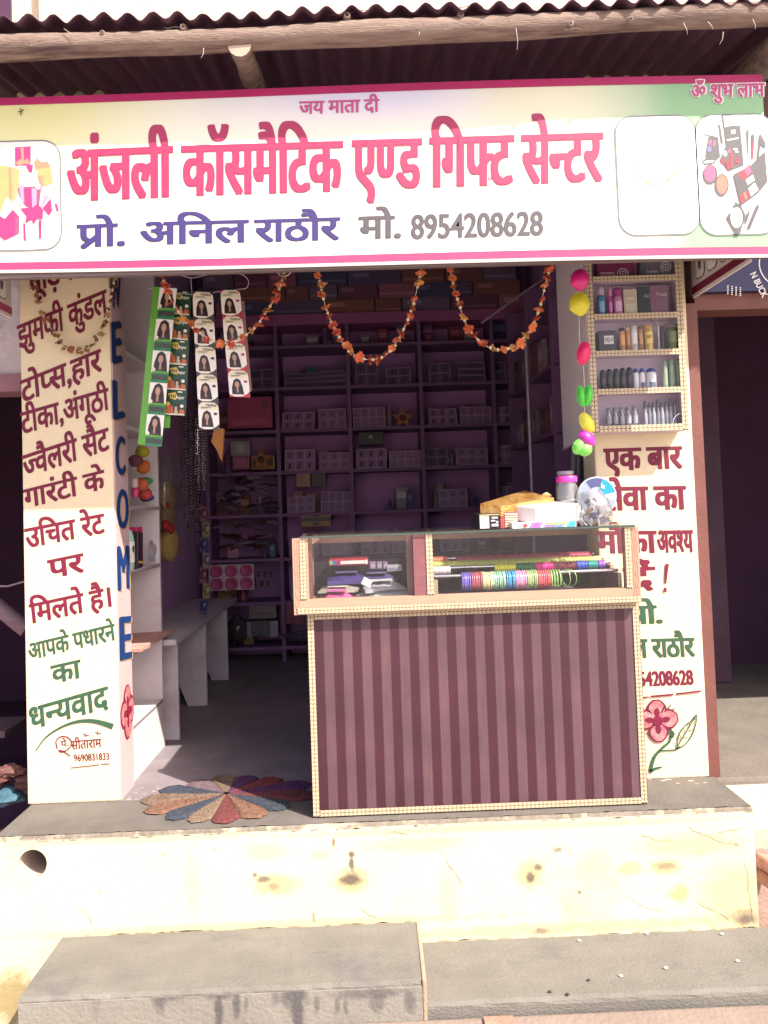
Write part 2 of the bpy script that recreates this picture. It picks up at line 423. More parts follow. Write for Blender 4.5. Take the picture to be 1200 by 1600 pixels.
for i, (px, py, c) in enumerate(((905, 1470, 0), (1152, 1502, 0), (1128, 1460, 0), (970, 1525, 0), (1040, 1513, 0), (1010, 1459, 0), (920, 1532, 1), (888, 1554, 1), (860, 1550, 1))):
    p = atz(px, py, -.390); b = MB(); b.blob(p+Vector((0, 0, .002)), .006, jit=.25, sc=(1.2, .9, .45), sub=1)
    o = b.build('pebble', [plain('lime_flake', (.8, .76, .7)), plain('dark_grit', (.06, .04, .04))][c])
    tag(o, ['white lime flake lying on the right cement step', 'tiny dark grit on the right cement step'][c], 'debris', ['white flakes on the step', 'dark grit on the step'][c])

# --- shop plinth
pl = thing('shop_plinth', 'cream painted plinth with a grey cement top and a round drain hole', 'plinth', (0, 2.7, -.3))
X0, X1, YF, YB = -1.275, 1.236, 2.58, 2.866
hc = at(51, 1350, YF); hr = .0465
m = MB()
def jit_edge(x): return -.006+.004*math.sin(x*37)+random.uniform(-.003, .002)
# face with the hole
a0, a1 = hc.x-.06, hc.x+.06; b0, b1 = hc.z-.06, hc.z+.06
N = 32; sq = []; ci = []
for i in range(N):
    th = 2*math.pi*i/N+math.pi/4; c, s_ = math.cos(th), math.sin(th); k = .06/max(abs(c), abs(s_))
    sq.append((hc.x+c*k, YF, hc.z+s_*k)); ci.append((hc.x+c*hr, YF, hc.z+s_*hr))
m.add(sq+ci, [(i, (i+1) % N, (i+1) % N+N, i+N) for i in range(N)])
m.add([(X0, YF, -.6), (a0, YF, -.6), (a0, YF, -.012), (X0, YF, -.012)], [(0, 1, 2, 3)])
m.add([(a0, YF, b1), (a1, YF, b1), (a1, YF, -.012), (a0, YF, -.012)], [(0, 1, 2, 3)])
m.add([(a0, YF, -.6), (a1, YF, -.6), (a1, YF, b0), (a0, YF, b0)], [(0, 1, 2, 3)])
m.add([(a1, YF, -.6), (X1, YF, -.6), (X1, YF, -.012), (a1, YF, -.012)], [(0, 1, 2, 3)])
# rounded, uneven arris
n = 150; V = []
for i in range(n+1):
    x = X0+(X1-X0)*i/n; e = random.uniform(0, .004)
    V += [(x, YF, -.012), (x, YF+.003+e, -.005-e*.5), (x, YF+.010+e, -.0005)]
m.add(V, [(3*i+q, 3*i+3+q, 3*i+4+q, 3*i+1+q) for i in range(n) for q in (0, 1)], 1)
m.add([(X1, YF, -.6), (X1, YB, -.6), (X1-.018, YB, 0), (X1, YF+.01, -.0005), (X1, YF, -.012)], [(0, 1, 2, 3, 4)])
m.add([(X0, YF, -.6), (X0, YB, -.6), (X0, YB, 0), (X0, YF+.01, -.0005), (X0, YF, -.012)], [(4, 3, 2, 1, 0)])
face = m.build('painted_face', [M_plinthface, mat('worn_arris', (.16, .135, .11), .9, .3, 30, .5, 60, stain=(.42, .36, .25), stscale=9, stlo=.5, sthi=.62)], pl)
m = MB(); V = []
for i in range(n+1):
    x = X0+(X1-X0)*i/n
    V += [(x, YF+.010+abs(random.gauss(0, .003)), .0006), (x, YB, .0006)]
m.add(V, [(2*i, 2*i+2, 2*i+3, 2*i+1) for i in range(n)])
m.build('cement_top', M_cement, pl)
# drain pipe
m = MB(); V = []
for dy in (0, .22):
    for i in range(N):
        th = 2*math.pi*i/N; V.append((hc.x+hr*math.cos(th), YF+dy, hc.z+hr*math.sin(th)))
m.add(V, [(i, i+N, (i+1) % N+N, (i+1) % N) for i in range(N)], 0, True); m.add(V[N:], [tuple(range(N))], 1)
m.build('drain_pipe', [mat('old_pipe', (.42, .34, .30), .8, .15, 10), M_dark], pl)
# stains and chips that have a shape of their own
M_patch = mat('bare_patch', (.40, .30, .17), .95, .2, 30, .4, 80)
M_soot = mat('soot_patch', (.13, .10, .085), .95, .3, 40)
def splat(c, rx, rz, n=18, j=.25, nrm='Y'):
    out = []
    for i in range(n):
        th = 2*math.pi*i/n; k = 1+random.uniform(-j, j)
        out.append(Vector(c)+Vector((rx*k*math.cos(th), 0, rz*k*math.sin(th))))
    return out
m = MB()
# crumbling top arris: grey chips
for i in range(70):
    x = random.uniform(X0, X1); ww = random.uniform(.004, .022); hh = random.uniform(.001, .0045)
    m.flat([(x-ww, YF-.001, -.013+random.uniform(-.001, .001)), (x-ww*.3, YF-.001, -.013-hh), (x+ww*.5, YF-.001, -.013-hh*.6), (x+ww, YF-.001, -.013)], 2)
# crack line where the face meets the steps
for i in range(40):
    x = random.uniform(X0+.3, X1); ww = random.uniform(.01, .04); zb = -.324 if x < .13 else -.391
    if .10 < x < .18: continue
    m.flat([(x-ww, YF-.0013, zb+.001), (x+ww, YF-.0013, zb+.001), (x+ww*.4, YF-.0013, zb+random.uniform(.002, .005)), (x-ww*.5, YF-.0013, zb+random.uniform(.002, .005))], 0)
ck = MB(); rc_ = random.Random(4)
for (px, py, n_, dx, dy) in ((1075, 1292, 9, 9, 3), (1120, 1300, 7, 8, -1), (880, 1318, 6, 3, 6), (690, 1330, 8, 4, 9), (1160, 1330, 10, 1.5, 10), (250, 1330, 6, 2, 7), (975, 1400, 8, 7, 3), (610, 1300, 5, 6, 1), (1000, 1305, 7, 7, 1.5), (560, 1420, 6, 5, 3), (120, 1420, 6, 4, 5), (1090, 1410, 7, 5, 4)):
    pts_ = [(px, py)]
    for q in range(n_): pts_.append((pts_[-1][0]+dx*rc_.uniform(.4, 1.4)+rc_.uniform(-2, 2), pts_[-1][1]+dy*rc_.uniform(.2, 1.6)+rc_.uniform(-2, 2)))
    stroke(ck, [at(p[0], p[1], YF)-Vector((0, .0009, 0)) for p in pts_], .0022, (0, -1, 0), 0, [rc_.uniform(.3, 1.1) for _ in pts_])
ck.build('hairline_crack', plain('crack_tan', (.24, .19, .12)), pl)
m.build('wear_marks', [M_patch, M_soot, plain('chip_grey', (.22, .19, .165))], pl)
# paint splashes by the left pillar foot
m = MB()
for i in range(34):
    p = atz(random.uniform(190, 262), random.uniform(1222, 1250), .0012); r_ = random.uniform(.001, .0065)
    m.flat([p+Vector((r_*1.6*math.cos(t)*random.uniform(.6, 1.3), r_*math.sin(t)*random.uniform(.6, 1.3), 0)) for t in [k*.7 for k in range(9)]])
for i in range(14):
    p = atz(1110-random.uniform(0, 150), 1222+random.uniform(-5, 3), .0012); r_ = random.uniform(.002, .007)
    m.flat([p+Vector((r_*1.6*math.cos(t), r_*math.sin(t), 0)) for t in [k*.7 for k in range(9)]])
m.build('paint_splash', plain('splash_lime', (.34, .31, .28)), pl)

# --- shop building
shop = thing('shop_building', 'small cream shop front with two painted pillars and a dark lilac interior', 'shop', (0, 3, 0))
PLX0, PLX1, PY = -1.290, -.955, 2.866
IY1 = 3.03
def pillar(x0, x1, y0, y1, z1, label):
    m = MB(); V = []
    m.box((x0, y0, 0.0008), (x1, y1, z1), bev=.006)
    o = m.build('pillar', M_cream, shop); o['label'] = label; return o
p_l = pillar(PLX0, PLX1, PY, IY1, 2.85, 'cream left pillar with crimson and green hand painted lines')
PRX0, PRX1 = .845, 1.218
p_r = pillar(PRX0, PRX1, PY+.002, IY1, 2.85, 'cream right pillar with crimson and green words and a flower')
# inner face of the left pillar has its own pinkish coat
m = MB(); m.box((PLX1+.0005, PY+.006, .0012), (PLX1+.004, IY1-.004, 2.80))
p_in = m.build('inner_face', mat('pinkish_coat', (.47, .33, .34), .85, .05, 8, .2, 80), p_l)
m = MB(); m.box((PRX1+.001, PY+.012, -.3), (PRX1+.045, PY+.16, 1.775)); m.build('brown_edge', M_brown, p_r)
IX0, IX1, IYB, IZ = -1.24, 1.205, 5.62, 2.80
m = MB(); m.box((IX0-.1, IY1+.001, 0), (IX0, IYB, IZ)); m.build('left_wall', M_lilac, shop)
m = MB(); m.box((IX1, IY1+.001, 0), (IX1+.05, IYB, IZ)); m.build('right_wall', M_lilac, shop)
m = MB(); m.box((IX0-.1, IYB+.001, 0), (IX1+.1, IYB+.1, IZ)); m.build('back_wall', M_lilac, shop)
m = MB(); m.box((IX0-.1, IY1-.1, IZ+.001), (IX1+.1, IYB+.1, IZ+.12)); m.build('ceiling', mat('ceiling_paint', (.30, .22, .32), .9, .1, 4), shop)
m = MB(); m.box((IX0, YB+.001, -.12), (IX1, IYB, .0003)); m.build('floor', M_floor, shop)
m = MB(); m.box((PLX1+.006, IY1-.12, 2.30), (PRX0-.006, IY1-.02, IZ)); m.build('lintel', M_lilac, shop)
# wall above the awning
m = MB(); m.box((-3.6, 3.10, IZ+.125), (3.6, 3.3, 5.0)); m.build('upper_wall', M_cream, shop)
wn = at(8, 8, 3.09)
m = MB(); m.box((-1.95, 3.085, 2.95), (at(17, 10, 3.09).x, 3.099, 3.8)); m.build('window', M_dark, shop)
m = MB(); q = at(65, 10, 3.07); m.tube([(q.x, 3.07, 2.85), (q.x-.02, 3.07, 4.2)], .011); m.build('conduit', plain('pipe_tan', (.52, .42, .33)), shop)

# --- hand lettering on the left pillar
FY = PY
def paint(parent, name, mt, sx, hl, hr_, h, Y=FY, **kw):
    m = MB(); sign_text(m, sx, hl, hr_, h, Y, **kw); return m.build(name, mt, parent)
HP = dict(bold=.017, smear=.02, off=.0008, slant=-3)
paint(p_l, 'painted_lettering', M_red, 'चूड़ियां', (44, 423), (124, 396), 36, **HP)
paint(p_l, 'painted_lettering', M_red, 'झुमकी कुंडल', (30, 510), (168, 453), 34, **HP)
paint(p_l, 'painted_lettering', M_red, 'टोप्स,हार', (35, 596), (159, 546), 33, **HP)
paint(p_l, 'painted_lettering', M_red, 'टीका,अंगूठी', (35, 646), (171, 607), 32, **HP)
paint(p_l, 'painted_lettering', M_red, 'ज्वैलरी सैट', (38, 713), (171, 669), 33, **HP)
paint(p_l, 'painted_lettering', M_red, 'गारंटी के', (40, 766), (164, 735), 28, **HP)
paint(p_l, 'painted_lettering', M_red, 'उचित रेट', (42, 827), (164, 803), 29, **HP)
paint(p_l, 'painted_lettering', M_red, 'पर', (78, 876), (131, 865), 28, **HP)
paint(p_l, 'painted_lettering', M_red, 'मिलते है।', (49, 945), (178, 917), 29, **HP)
paint(p_l, 'painted_lettering', M_green, 'आपके पधारने', (46, 1007), (181, 975), 24, **HP)
paint(p_l, 'painted_lettering', M_green, 'का', (83, 1041), (127, 1031), 27, **HP)
paint(p_l, 'painted_lettering', M_green, 'धन्यवाद', (47, 1108), (170, 1073), 32, **HP)
m = MB(); c = curve([at(p[0], p[1], PY)-Vector((0, .0025, 0)) for p in ((56, 1173), (72, 1152), (94, 1137), (118, 1128), (140, 1126), (158, 1129), (177, 1135))], 8)
k = len(c); stroke(m, c, .021, (0, -1, 0), taper=[.18+.82*(i/(k-1))**1.3 for i in range(k)]); m.build('painted_swoosh', M_green, p_l)
SG = dict(bold=.004, smear=.02, off=.0008, slant=-1)
paint(p_l, 'painter_signature', M_red, 'पे.', (96, 1158), (108, 1156), 9, **SG)
paint(p_l, 'painter_signature', M_red, 'सीताराम', (112, 1158), (159, 1154), 13, **SG)
paint(p_l, 'painter_signature', M_red, '9690831833', (116, 1180), (172, 1177), 9.5, **SG)
m = MB()
def pst(m, pts, wd, Y=PY, n=6, taper=None, mi=0):
    c = curve([at(p[0], p[1], Y)-Vector((0, .0022, 0)) for p in pts], n); k = len(c)
    stroke(m, c, wd/1200*Y, (0, -1, 0), mi, [taper(i/(k-1)) for i in range(k)] if taper else None)
pst(m, ((90, 1170), (88, 1158), (95, 1151), (106, 1152), (112, 1160), (108, 1169), (98, 1175), (92, 1172), (100, 1174), (110, 1181)), 1.8)
pst(m, ((111, 1199.5), (140, 1196.5), (155, 1194.5)), 1.2); pst(m, ((158, 1194), (172, 1193)), 1.2)
for (x, y) in ((133, 1148), (152, 1145)): pst(m, ((x-3, y-2), (x+2, y+1), (x+7, y)), 1.2); pst(m, ((x+1, y-3), (x+1, y+3)), 1.0)
m.build('signature_flourish', M_red, p_l)

# --- WELCOME down the inner face
FXX = PLX1+.0045
def inner(sx, px0, px1, ytop, ybot, dx, mt, name, off=0.):
    """one capital on the inner face"""
    b0 = atx(px0, ybot, FXX); b1 = atx(px1, ybot-4, FXX); t0 = atx(px0, ytop, FXX)
    V, F = raw(sx, .0); x0 = min(v[0] for v in V); x1 = max(v[0] for v in V); h = max(v[1] for v in V)
    m = MB()
    for q, (ex, ez) in enumerate(((0, 0), (-.05, 0), (.05, 0), (-.025, .012), (.025, -.012))):
        m.add([Vector((FXX+dx+.0002*q, b0.y+(b1.y-b0.y)*(v[0]-x0+ex)/(x1-x0)+off, b0.z+(b1.z-b0.z)*(v[0]-x0)/(x1-x0)+(t0.z-b0.z)*(v[1]+ez)/h-off*.6)) for v in V], F)
    return m.build(name, mt, p_in)
for ch, x0, x1, y0, y1 in (('W', 173, 188, 436, 482), ('E', 176, 189, 506, 568), ('L', 178, 193, 596, 655), ('C', 182, 195, 684, 743), ('O', 184, 200, 766, 826), ('M', 185, 201, 854, 922), ('E', 189, 204, 964, 1031)):
    inner(ch, x0+1, x1+1, y0, y1, .0005, M_tan, 'letter_shadow', .008)
    inner(ch, x0, x1, y0, y1, .0017, M_blue, 'painted_letter')
# painted flower on the inner face
M_petal = mat('painted_petal', (.33, .04, .085), .7, .1, 45, col2=(.50, .26, .24)); M_petald = mat('petal_line', (.20, .006, .035), .7)
def petal_pts(c, ax, ay, ang, r0_, r1_, wd, n=9):
    out = []
    for i in range(n):
        t = i/(n-1); rr = r0_+(r1_-r0_)*t; ww = wd*math.sin(math.pi*min(1, .12+t*.80))**.8
        out.append((rr, ww))
    out += [(a, -b_) for a, b_ in reversed(out)]
    ca, sa = math.cos(ang), math.sin(ang)
    return [Vector(c)+Vector(ax)*(a*ca-b_*sa)+Vector(ay)*(a*sa+b_*ca) for a, b_ in out]
def flower(m, c, ax, ay, nrm, R_, wide, core=.22, angs=(90, 0, 180, 270)):
    nrm = Vector(nrm)
    for i, a in enumerate(angs):
        m.flat(petal_pts(Vector(c)+nrm*.0002*i, ax, ay, R(a), R_*.16, R_*1.03, R_*wide*1.08), 1)
        m.flat(petal_pts(Vector(c)+nrm*(.0010+.0002*i), ax, ay, R(a), R_*.2, R_*.96, R_*wide*.86), 0)
        m.flat(petal_pts(Vector(c)+nrm*(.0020+.0002*i), ax, ay, R(a), R_*.2, R_*.62, R_*wide*.30), 1)
        for s_ in (-1, 1):
            b_ = Vector(c)+nrm*.001; aa = R(a+45+s_*9)
            p0 = b_+(Vector(ax)*math.cos(aa)+Vector(ay)*math.sin(aa))*R_*.42; p1 = b_+(Vector(ax)*math.cos(aa)+Vector(ay)*math.sin(aa))*R_*.8
            stroke(m, [p0, p1], R_*.06, nrm, 1)
    m.flat([Vector(c)+nrm*.004+(Vector(ax)*math.cos(t)+Vector(ay)*math.sin(t))*R_*core for t in [i*.3 for i in range(21)]], 2)
fc = atx(199, 1112, FXX); m = MB()
flower(m, fc+Vector((.001, 0, 0)), (0, .80, 0), (0, 0, 1), (1, 0, 0), .098, .50); m.build('painted_flower', [M_petal, M_petald, M_petald], p_in)

# --- right pillar lettering
HR = dict(bold=.018, smear=.05, off=.0008, slant=-2, Y=PY+.002)
paint(p_r, 'painted_lettering', M_red, 'एक बार', (946, 702), (1065, 698), 33, **HR)
paint(p_r, 'painted_lettering', M_red, 'सेवा का', (944, 762), (1071, 760), 35, **HR)
paint(p_r, 'painted_lettering', M_red, 'मौका', (935, 831), (1025, 830), 33, **HR)
paint(p_r, 'painted_lettering', M_red, 'अवश्य', (1028, 830), (1083, 829), 33, **HR)
paint(p_r, 'painted_lettering', M_red, 'दें', (976, 888), (1023, 886), 33, **dict(HR, smear=0., bold=.016))
m = MB(); pst(m, ((1042, 881), (1040.5, 898), (1039.5, 912)), 6, taper=lambda t: 1.0-.55*t); pst(m, ((1039, 918), (1039, 925)), 4.5); m.build('painted_lettering', M_red, p_r)
paint(p_r, 'painted_lettering', M_green, 'प्रो.', (984, 948), (1036, 946), 27, **HR)
paint(p_r, 'painted_lettering', M_green, 'अनिल राठौर', (936, 1001), (1085, 997), 28, **HR)
paint(p_r, 'painted_lettering', M_red, '8954208628', (978, 1053), (1084, 1049), 20, **HR)
m = MB(); pst(m, ((1000, 1090), (1012, 1089), (1013, 1089)), 2.2); pst(m, ((1016, 1088), (1040, 1086), (1052, 1085)), 2.8); pst(m, ((1056, 1084), (1075, 1082), (1095, 1079.5)), 2.6)
m.build('painted_underline', M_red, p_r)
fc = at(1027, 1126, PY)-Vector((0, .0025, 0)); m = MB()
flower(m, fc, (1, 0, 0), (0, 0, 1), (0, -1, 0), .076, .46, core=.24, angs=(92, 8, 172, 272)); m.build('painted_flower', [M_petal, M_red, M_red], p_r)
m = MB()
pst(m, ((1049, 1143), (1046, 1158), (1035, 1168), (1024, 1180), (1019, 1192), (1016, 1206)), 4.2, n=10, taper=lambda t: .7+.6*t)
pst(m, ((1015, 1206), (1023, 1201), (1034, 1198)), 5.5, taper=lambda t: 1-.6*t)
pst(m, ((1028, 1173), (1044, 1172), (1056, 1171), (1062, 1166)), 2.2)
pst(m, ((1044, 1140), (1051, 1146), (1048, 1152)), 6)
lf = ((1057, 1168), (1060, 1150), (1068, 1136), (1080, 1126), (1088, 1117), (1086, 1135), (1080, 1150), (1070, 1163), (1057, 1170))
pst(m, lf, 1.8); pst(m, ((1057, 1169), (1069, 1148), (1087, 1119)), 1.4)
for t in ((1064, 1157, 1062, 1148), (1070, 1147, 1068, 1138), (1076, 1138, 1077, 1129), (1067, 1152, 1075, 1151), (1074, 1142, 1082, 1140)): pst(m, (t[:2], t[2:]), 1.2)
for t in ((1040, 1110, 1048, 1101), (1043, 1113, 1054, 1107)): pst(m, (t[:2], t[2:]), 2)
m.build('painted_stem', M_green, p_r)

# --- neighbours
nb = thing('neighbour_house', 'old plastered house with a dark doorway left of the cream pillar', 'house', (-1.9, 3.2, 0))
m = MB(); a = at(10, 585, 2.96); m.box((-4.2, 2.96, a.z), (PLX0-.005, 3.1, 2.85)); m.build('wall', M_plaster, nb)
b_ = at(10, 612, 2.95); m = MB(); m.box((-2.6, 2.945, b_.z), (PLX0-.004, 3.09, a.z-.001)); m.build('lintel', mat('lintel_wood', (.22, .10, .12), .7, .2, 12), nb)
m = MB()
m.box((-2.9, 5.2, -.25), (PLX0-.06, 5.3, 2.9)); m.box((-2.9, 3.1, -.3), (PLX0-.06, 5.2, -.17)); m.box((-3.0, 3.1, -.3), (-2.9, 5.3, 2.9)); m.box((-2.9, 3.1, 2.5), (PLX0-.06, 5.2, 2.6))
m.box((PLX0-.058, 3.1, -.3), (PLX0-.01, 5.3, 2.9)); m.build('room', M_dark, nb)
m = MB(); p0 = at(-60, 905, 3.3); p1 = at(42, 985, 3.3); m.tube([p0, (p0+p1)/2+Vector((0, 0, .004)), p1], .034, 10)
tag(m.build('wooden_post', mat('dull_post', (.20, .13, .15), .85, .25, 10, .3, 40, stretch=(1, 6, 6))), 'slanting grey wooden post leaning in the dark doorway at left', 'post')
m = MB(); p0 = at(-20, 915, 3.2); p1 = at(40, 908, 3.2); m.tube([p0, at(12, 916, 3.2), p1], .004); tag(m.build('cable', plain('cable_grey', (.25, .2, .24))), 'thin grey cable strung above the slanting wooden post', 'cable')
m = MB(); p = at(10, 1137, 3.6); m.box(p-Vector((.35, .1, .02)), p+Vector((.04, .15, .012)), bev=.004)
tag(m.build('plank', mat('plank_dark', (.14, .09, .10), .8)), 'dark flat plank lying in the left neighbour doorway', 'plank')
# heap of cloth and rubble at the lower left
for i, (px, py, r_, c, lb) in enumerate(((12, 1236, .055, (.045, .11, .15), 'crumpled blue plastic bag on the rubble by the left pillar foot'), (-10, 1215, .06, (.10, .035, .032), 'rusty red cloth bundle behind the blue plastic bag'), (36, 1222, .05, (.10, .04, .036), 'reddish cloth bundle against the left pillar foot'), (20, 1203, .045, (.13, .055, .05), 'small brick coloured lump behind the blue bag'))):
    q = atz(px, py+18, -.14) if False else at(px, py, 2.98)
    m = MB()
    for k in range(3): m.blob(q+Vector((random.uniform(-.03, .03), random.uniform(-.02, .02), random.uniform(-.02, .01))), r_*random.uniform(.7, 1), jit=.34, sc=(1.3, .9, .55), sub=2, smooth=False)
    tag(m.build(['plastic_bag', 'cloth_bundle', 'cloth_bundle', 'brick_lump'][i], mat('heap%d' % i, c, .8, .3, 30, .6, 60)), lb, ['bag', 'bundle', 'bundle', 'brick'][i])
m = MB(); m.box((-3.5, 2.62, -.6), (X0-.004, 3.1, -.17), bev=.02); o = m.build('left_yard', M_brick); o['kind'] = 'structure'

# right neighbour
nr = thing('neighbour_shop', 'brown framed doorway into a dark room right of the shop', 'shop', (1.9, 3.0, 0))
zl0 = at(1130, 484, 2.90).z; zl1 = at(1130, 459, 2.90).z
m = MB(); m.box((PRX1+.047, 2.90, zl0), (3.2, 3.02, zl1)); m.build('lintel', M_brown, nr)
m = MB(); m.box((PRX1+.047, 2.93, zl1+.001), (3.2, 3.05, 2.85)); m.build('wall', mat('dull_wall', (.22, .14, .14), .9, .15, 6), nr)
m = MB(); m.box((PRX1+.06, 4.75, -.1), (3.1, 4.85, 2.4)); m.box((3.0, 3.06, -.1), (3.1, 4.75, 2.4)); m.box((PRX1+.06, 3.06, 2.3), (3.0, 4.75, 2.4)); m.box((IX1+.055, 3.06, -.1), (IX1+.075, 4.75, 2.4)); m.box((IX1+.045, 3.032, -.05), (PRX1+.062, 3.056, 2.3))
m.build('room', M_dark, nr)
a = at(1133, 900, 4.3); m = MB(); m.box((1.50, 4.28, 0), (a.x, 4.34, 2.1)); m.build('door_leaf', mat('door_dark', (.075, .035, .06), .7, .2, 6), nr)
m = MB(); m.box((X1+.002, 2.86, -.17), (3.2, 4.75, -.006), bev=.012); m.build('floor', mat('pale_floor', (.14, .12, .105), .85, .2, 5, .3, 60), nr)
m = MB(); m.box((X1+.003, 2.848, -.19), (3.2, 2.859, -.030)); m.build('plinth_face', M_plinthface, nr)
m = MB(); m.box((X1+.003, 2.70, -.60), (3.2, 2.8475, -.1885), bev=.004); m.build('lower_ledge', mat('pink_ledge', (.34, .22, .19), .9, .15, 7, .4, 50), nr)
bs = ((1196, 1352, .045, 'broken red brick at the right end of the plinth, uppermost'), (1200, 1378, .04, 'broken red brick low beside the right end of the plinth'))
for px, py, r_, lb in bs:
    q = at(px+6, py, 2.64); m = MB(); m.box(q-Vector((r_*.8, .04, .02)), q+Vector((r_*.8, .04, .022)), rot=Matrix.Rotation(.4, 3, 'Y') @ Matrix.Rotation(.5, 3, 'Z'), bev=.008)
    tag(m.build('brick', M_brick), lb, 'brick')
# blue sign of the next shop
sg = thing('neighbour_sign', 'blue printed shop sign above the brown lintel at the right edge', 'sign', (1.6, 2.88, 1.95))
m = MB(); z0 = zl1+.002; m.box((1.27, 2.875, z0), (2.4, 2.897, z0+.5)); m.build('panel', mat('sign_navy', (.022, .022, .085), .4, .3, 5), sg)
m = MB(); c = at(1222, 412, 2.872)
ring = [c+Vector((.088*math.cos(t*.2), 0, .088*math.sin(t*.2))) for t in range(33)]
stroke(m, ring, .005, (0, -1, 0)); m.build('round_badge', M_white, sg)
m = MB(); a = at(1172, 436, 2.872); V, F = raw('N BUCK', .02); x1 = max(v[0] for v in V)
ca, sa = math.cos(R(-65)), math.sin(R(-65))
m.add([a+Vector((ca*v[0]*.028-sa*v[1]*.035, 0, sa*v[0]*.028+ca*v[1]*.035+.02)) for v in V], F); m.build('lettering', M_white, sg)
m = MB()
for i in range(4):
    for j in range(5): a = at(1136+i*6.5, 446+j*3+i*1.0, 2.872); m.flat([a, a+Vector((.006, 0, 0)), a+Vector((.006, 0, -.004)), a+Vector((0, 0, -.004))])
m.build('small_print', M_white, sg)

# ================================================================== AWNING
aw = thing('tin_awning', 'rusty corrugated tin awning on rough wooden poles above the sign', 'awning', (0, 2.6, 2.6))
M_tin = mat('rusty_tin', (.050, .022, .045), .7, .35, 6, .2, 30, col2=(.10, .045, .065), stretch=(6, 1, 1))
M_log = mat('weathered_log', (.15, .095, .085), .85, .3, 7, .6, 40, stretch=(1.2, 9, 9), stain=(.085, .045, .05), stscale=3.2, stlo=.5, sthi=.68, col2=(.27, .205, .165))
M_logend = mat('log_end', (.42, .34, .27), .9, .1, 40)
YE = 2.262; pitch = .0745; SL = .17
m = MB(); xs0, xs1 = -2.6, 3.2; NX = int((xs1-xs0)/pitch*10)
ph = at(44, 27, YE).x
ze = lambda x: at(300, 20, YE).z+.006*math.sin(x*2.3)+.004*math.sin(x*7+1)-.004
rows = [YE, YE+.02, YE+.06, YE+.14, YE+.22, YE+.34, YE+.5, YE+.7, YE+.855]
V = []
for y in rows:
    for i in range(NX+1):
        x = xs0+(xs1-xs0)*i/NX
        z = ze(x)+SL*(y-YE)+.0125*math.cos(2*math.pi*(x-ph)/pitch)
        z += .003*math.sin(x*31) if y == YE else 0
        V.append((x, y+(.004*math.sin(x*13)+random.uniform(-.0015, .0015) if y == YE else 0), z))
W_ = NX+1
holes = set()
m.add(V, [(j*W_+i, j*W_+i+1, (j+1)*W_+i+1, (j+1)*W_+i) for j in range(len(rows)-1) for i in range(NX)], 0, True)
sheet = m.build('roof_sheet', M_tin, aw)
sm = sheet.modifiers.new('thickness', 'SOLIDIFY'); sm.thickness = .0022; sm.offset = 1
# nail holes letting daylight through: bright torn spots cut out of the sheet
bm = bmesh.new(); bm.from_mesh(sheet.data); bm.faces.ensure_lookup_table(); kill = []
for (px, py) in ((116, 111), (273, 100), (786, 99), (916, 98)):
    d = ray(px, py); best = None
    for f in bm.faces:
        c = f.calc_center_median()+Vector((0, 2.6, 2.6)); t = (c.y-CAM_POS.y)/d.y; e = (CAM_POS+d*t-c).length
        if best is None or e < best[0]: best = (e, f)
    kill.append(best[1])
for f in kill:
    r = bmesh.ops.inset_individual(bm, faces=[f], thickness=min(e.calc_length() for e in f.edges)*.36)
    cc = f.calc_center_median()
    for v in f.verts: v.co = cc+(v.co-cc)*Vector((1.0, .05, .05))*.55
    bmesh.ops.delete(bm, geom=[f], context='FACES')
bm.to_mesh(sheet.data); bm.free()
# front pole: an untrimmed trunk
def log(p0, p1, r_, n=46, wob=.006, seg=14, seed=1):
    rnd = random.Random(seed); p0 = Vector(p0); p1 = Vector(p1); pts = []; rs = []
    for i in range(n+1):
        t = i/n; p = p0.lerp(p1, t)
        pts.append(p+Vector((0, wob*.5*math.sin(t*9+seed), wob*math.sin(t*6.5+seed*2)+wob*.5*math.sin(t*17))))
        rs.append(r_*(1+.06*math.sin(t*13+seed)+.04*math.sin(t*31)+rnd.uniform(-.015, .015)))
    return pts, rs
m = MB(); a = at(-60, 77, 2.30); b = at(1290, 17, 2.30)
pts, rs = log((a.x, 2.305, a.z-.003), (b.x, 2.305, b.z-.002), .0355, wob=.004)
m.tube(pts, rs, 16)
# knots and split bark
for (px, py, r_) in ((286, 42, .008), (542, 24, .009), (892, 38, .007), (47, 70, .006), (160, 51, .006), (720, 22, .008), (985, 30, .006)):
    p = at(px, py, 2.274); m.lathe([(r_*1.5, -.012), (r_*1.2, .002), (r_*.75, .004), (r_*.55, -.002), (.0005, -.003)], p, 10, 0, axis='Y')
m.build('front_beam', M_log, aw)
m = MB()
for (px, py, L_, sl) in ((255, 43, 28, 0), (510, 23, 40, -2), (530, 19, 60, -3), (990, 27, 80, -1), (1080, 22, 50, 2), (880, 45, 30, 0), (700, 12, 60, -3), (370, 51, 22, 0), (820, 30, 50, -2), (110, 60, 30, -2)):
    p = [at(px+L_*t, py+sl*t+1.5*math.sin(t*7), 2.2675+.0006*abs(py-42)) for t in (0, .25, .5, .75, 1)]
    stroke(m, p, .0035, (0, -1, 0), 0, [.2, 1, .7, .9, .1])
m.build('bark_crack', plain('crack_dark', (.05, .03, .03)), aw)
m = MB()
for (px, py, dx, dy) in ((100, 45, 16, 12), (318, 75, -4, 16), (806, 44, 2, 34), (1068, 36, 6, 18), (1106, 34, 8, 12), (1130, 50, -6, 20), (1176, 30, 4, 16), (655, 50, -2, 6), (895, 32, -4, 8)):
    p = [at(px, py, 2.266), at(px+dx*.5+2, py+dy*.55, 2.262), at(px+dx, py+dy, 2.264)]
    m.tube(p, [.0012, .0009, .0004], 4)
m.build('loose_fibre', plain('fibre_pale', (.42, .36, .30)), aw)
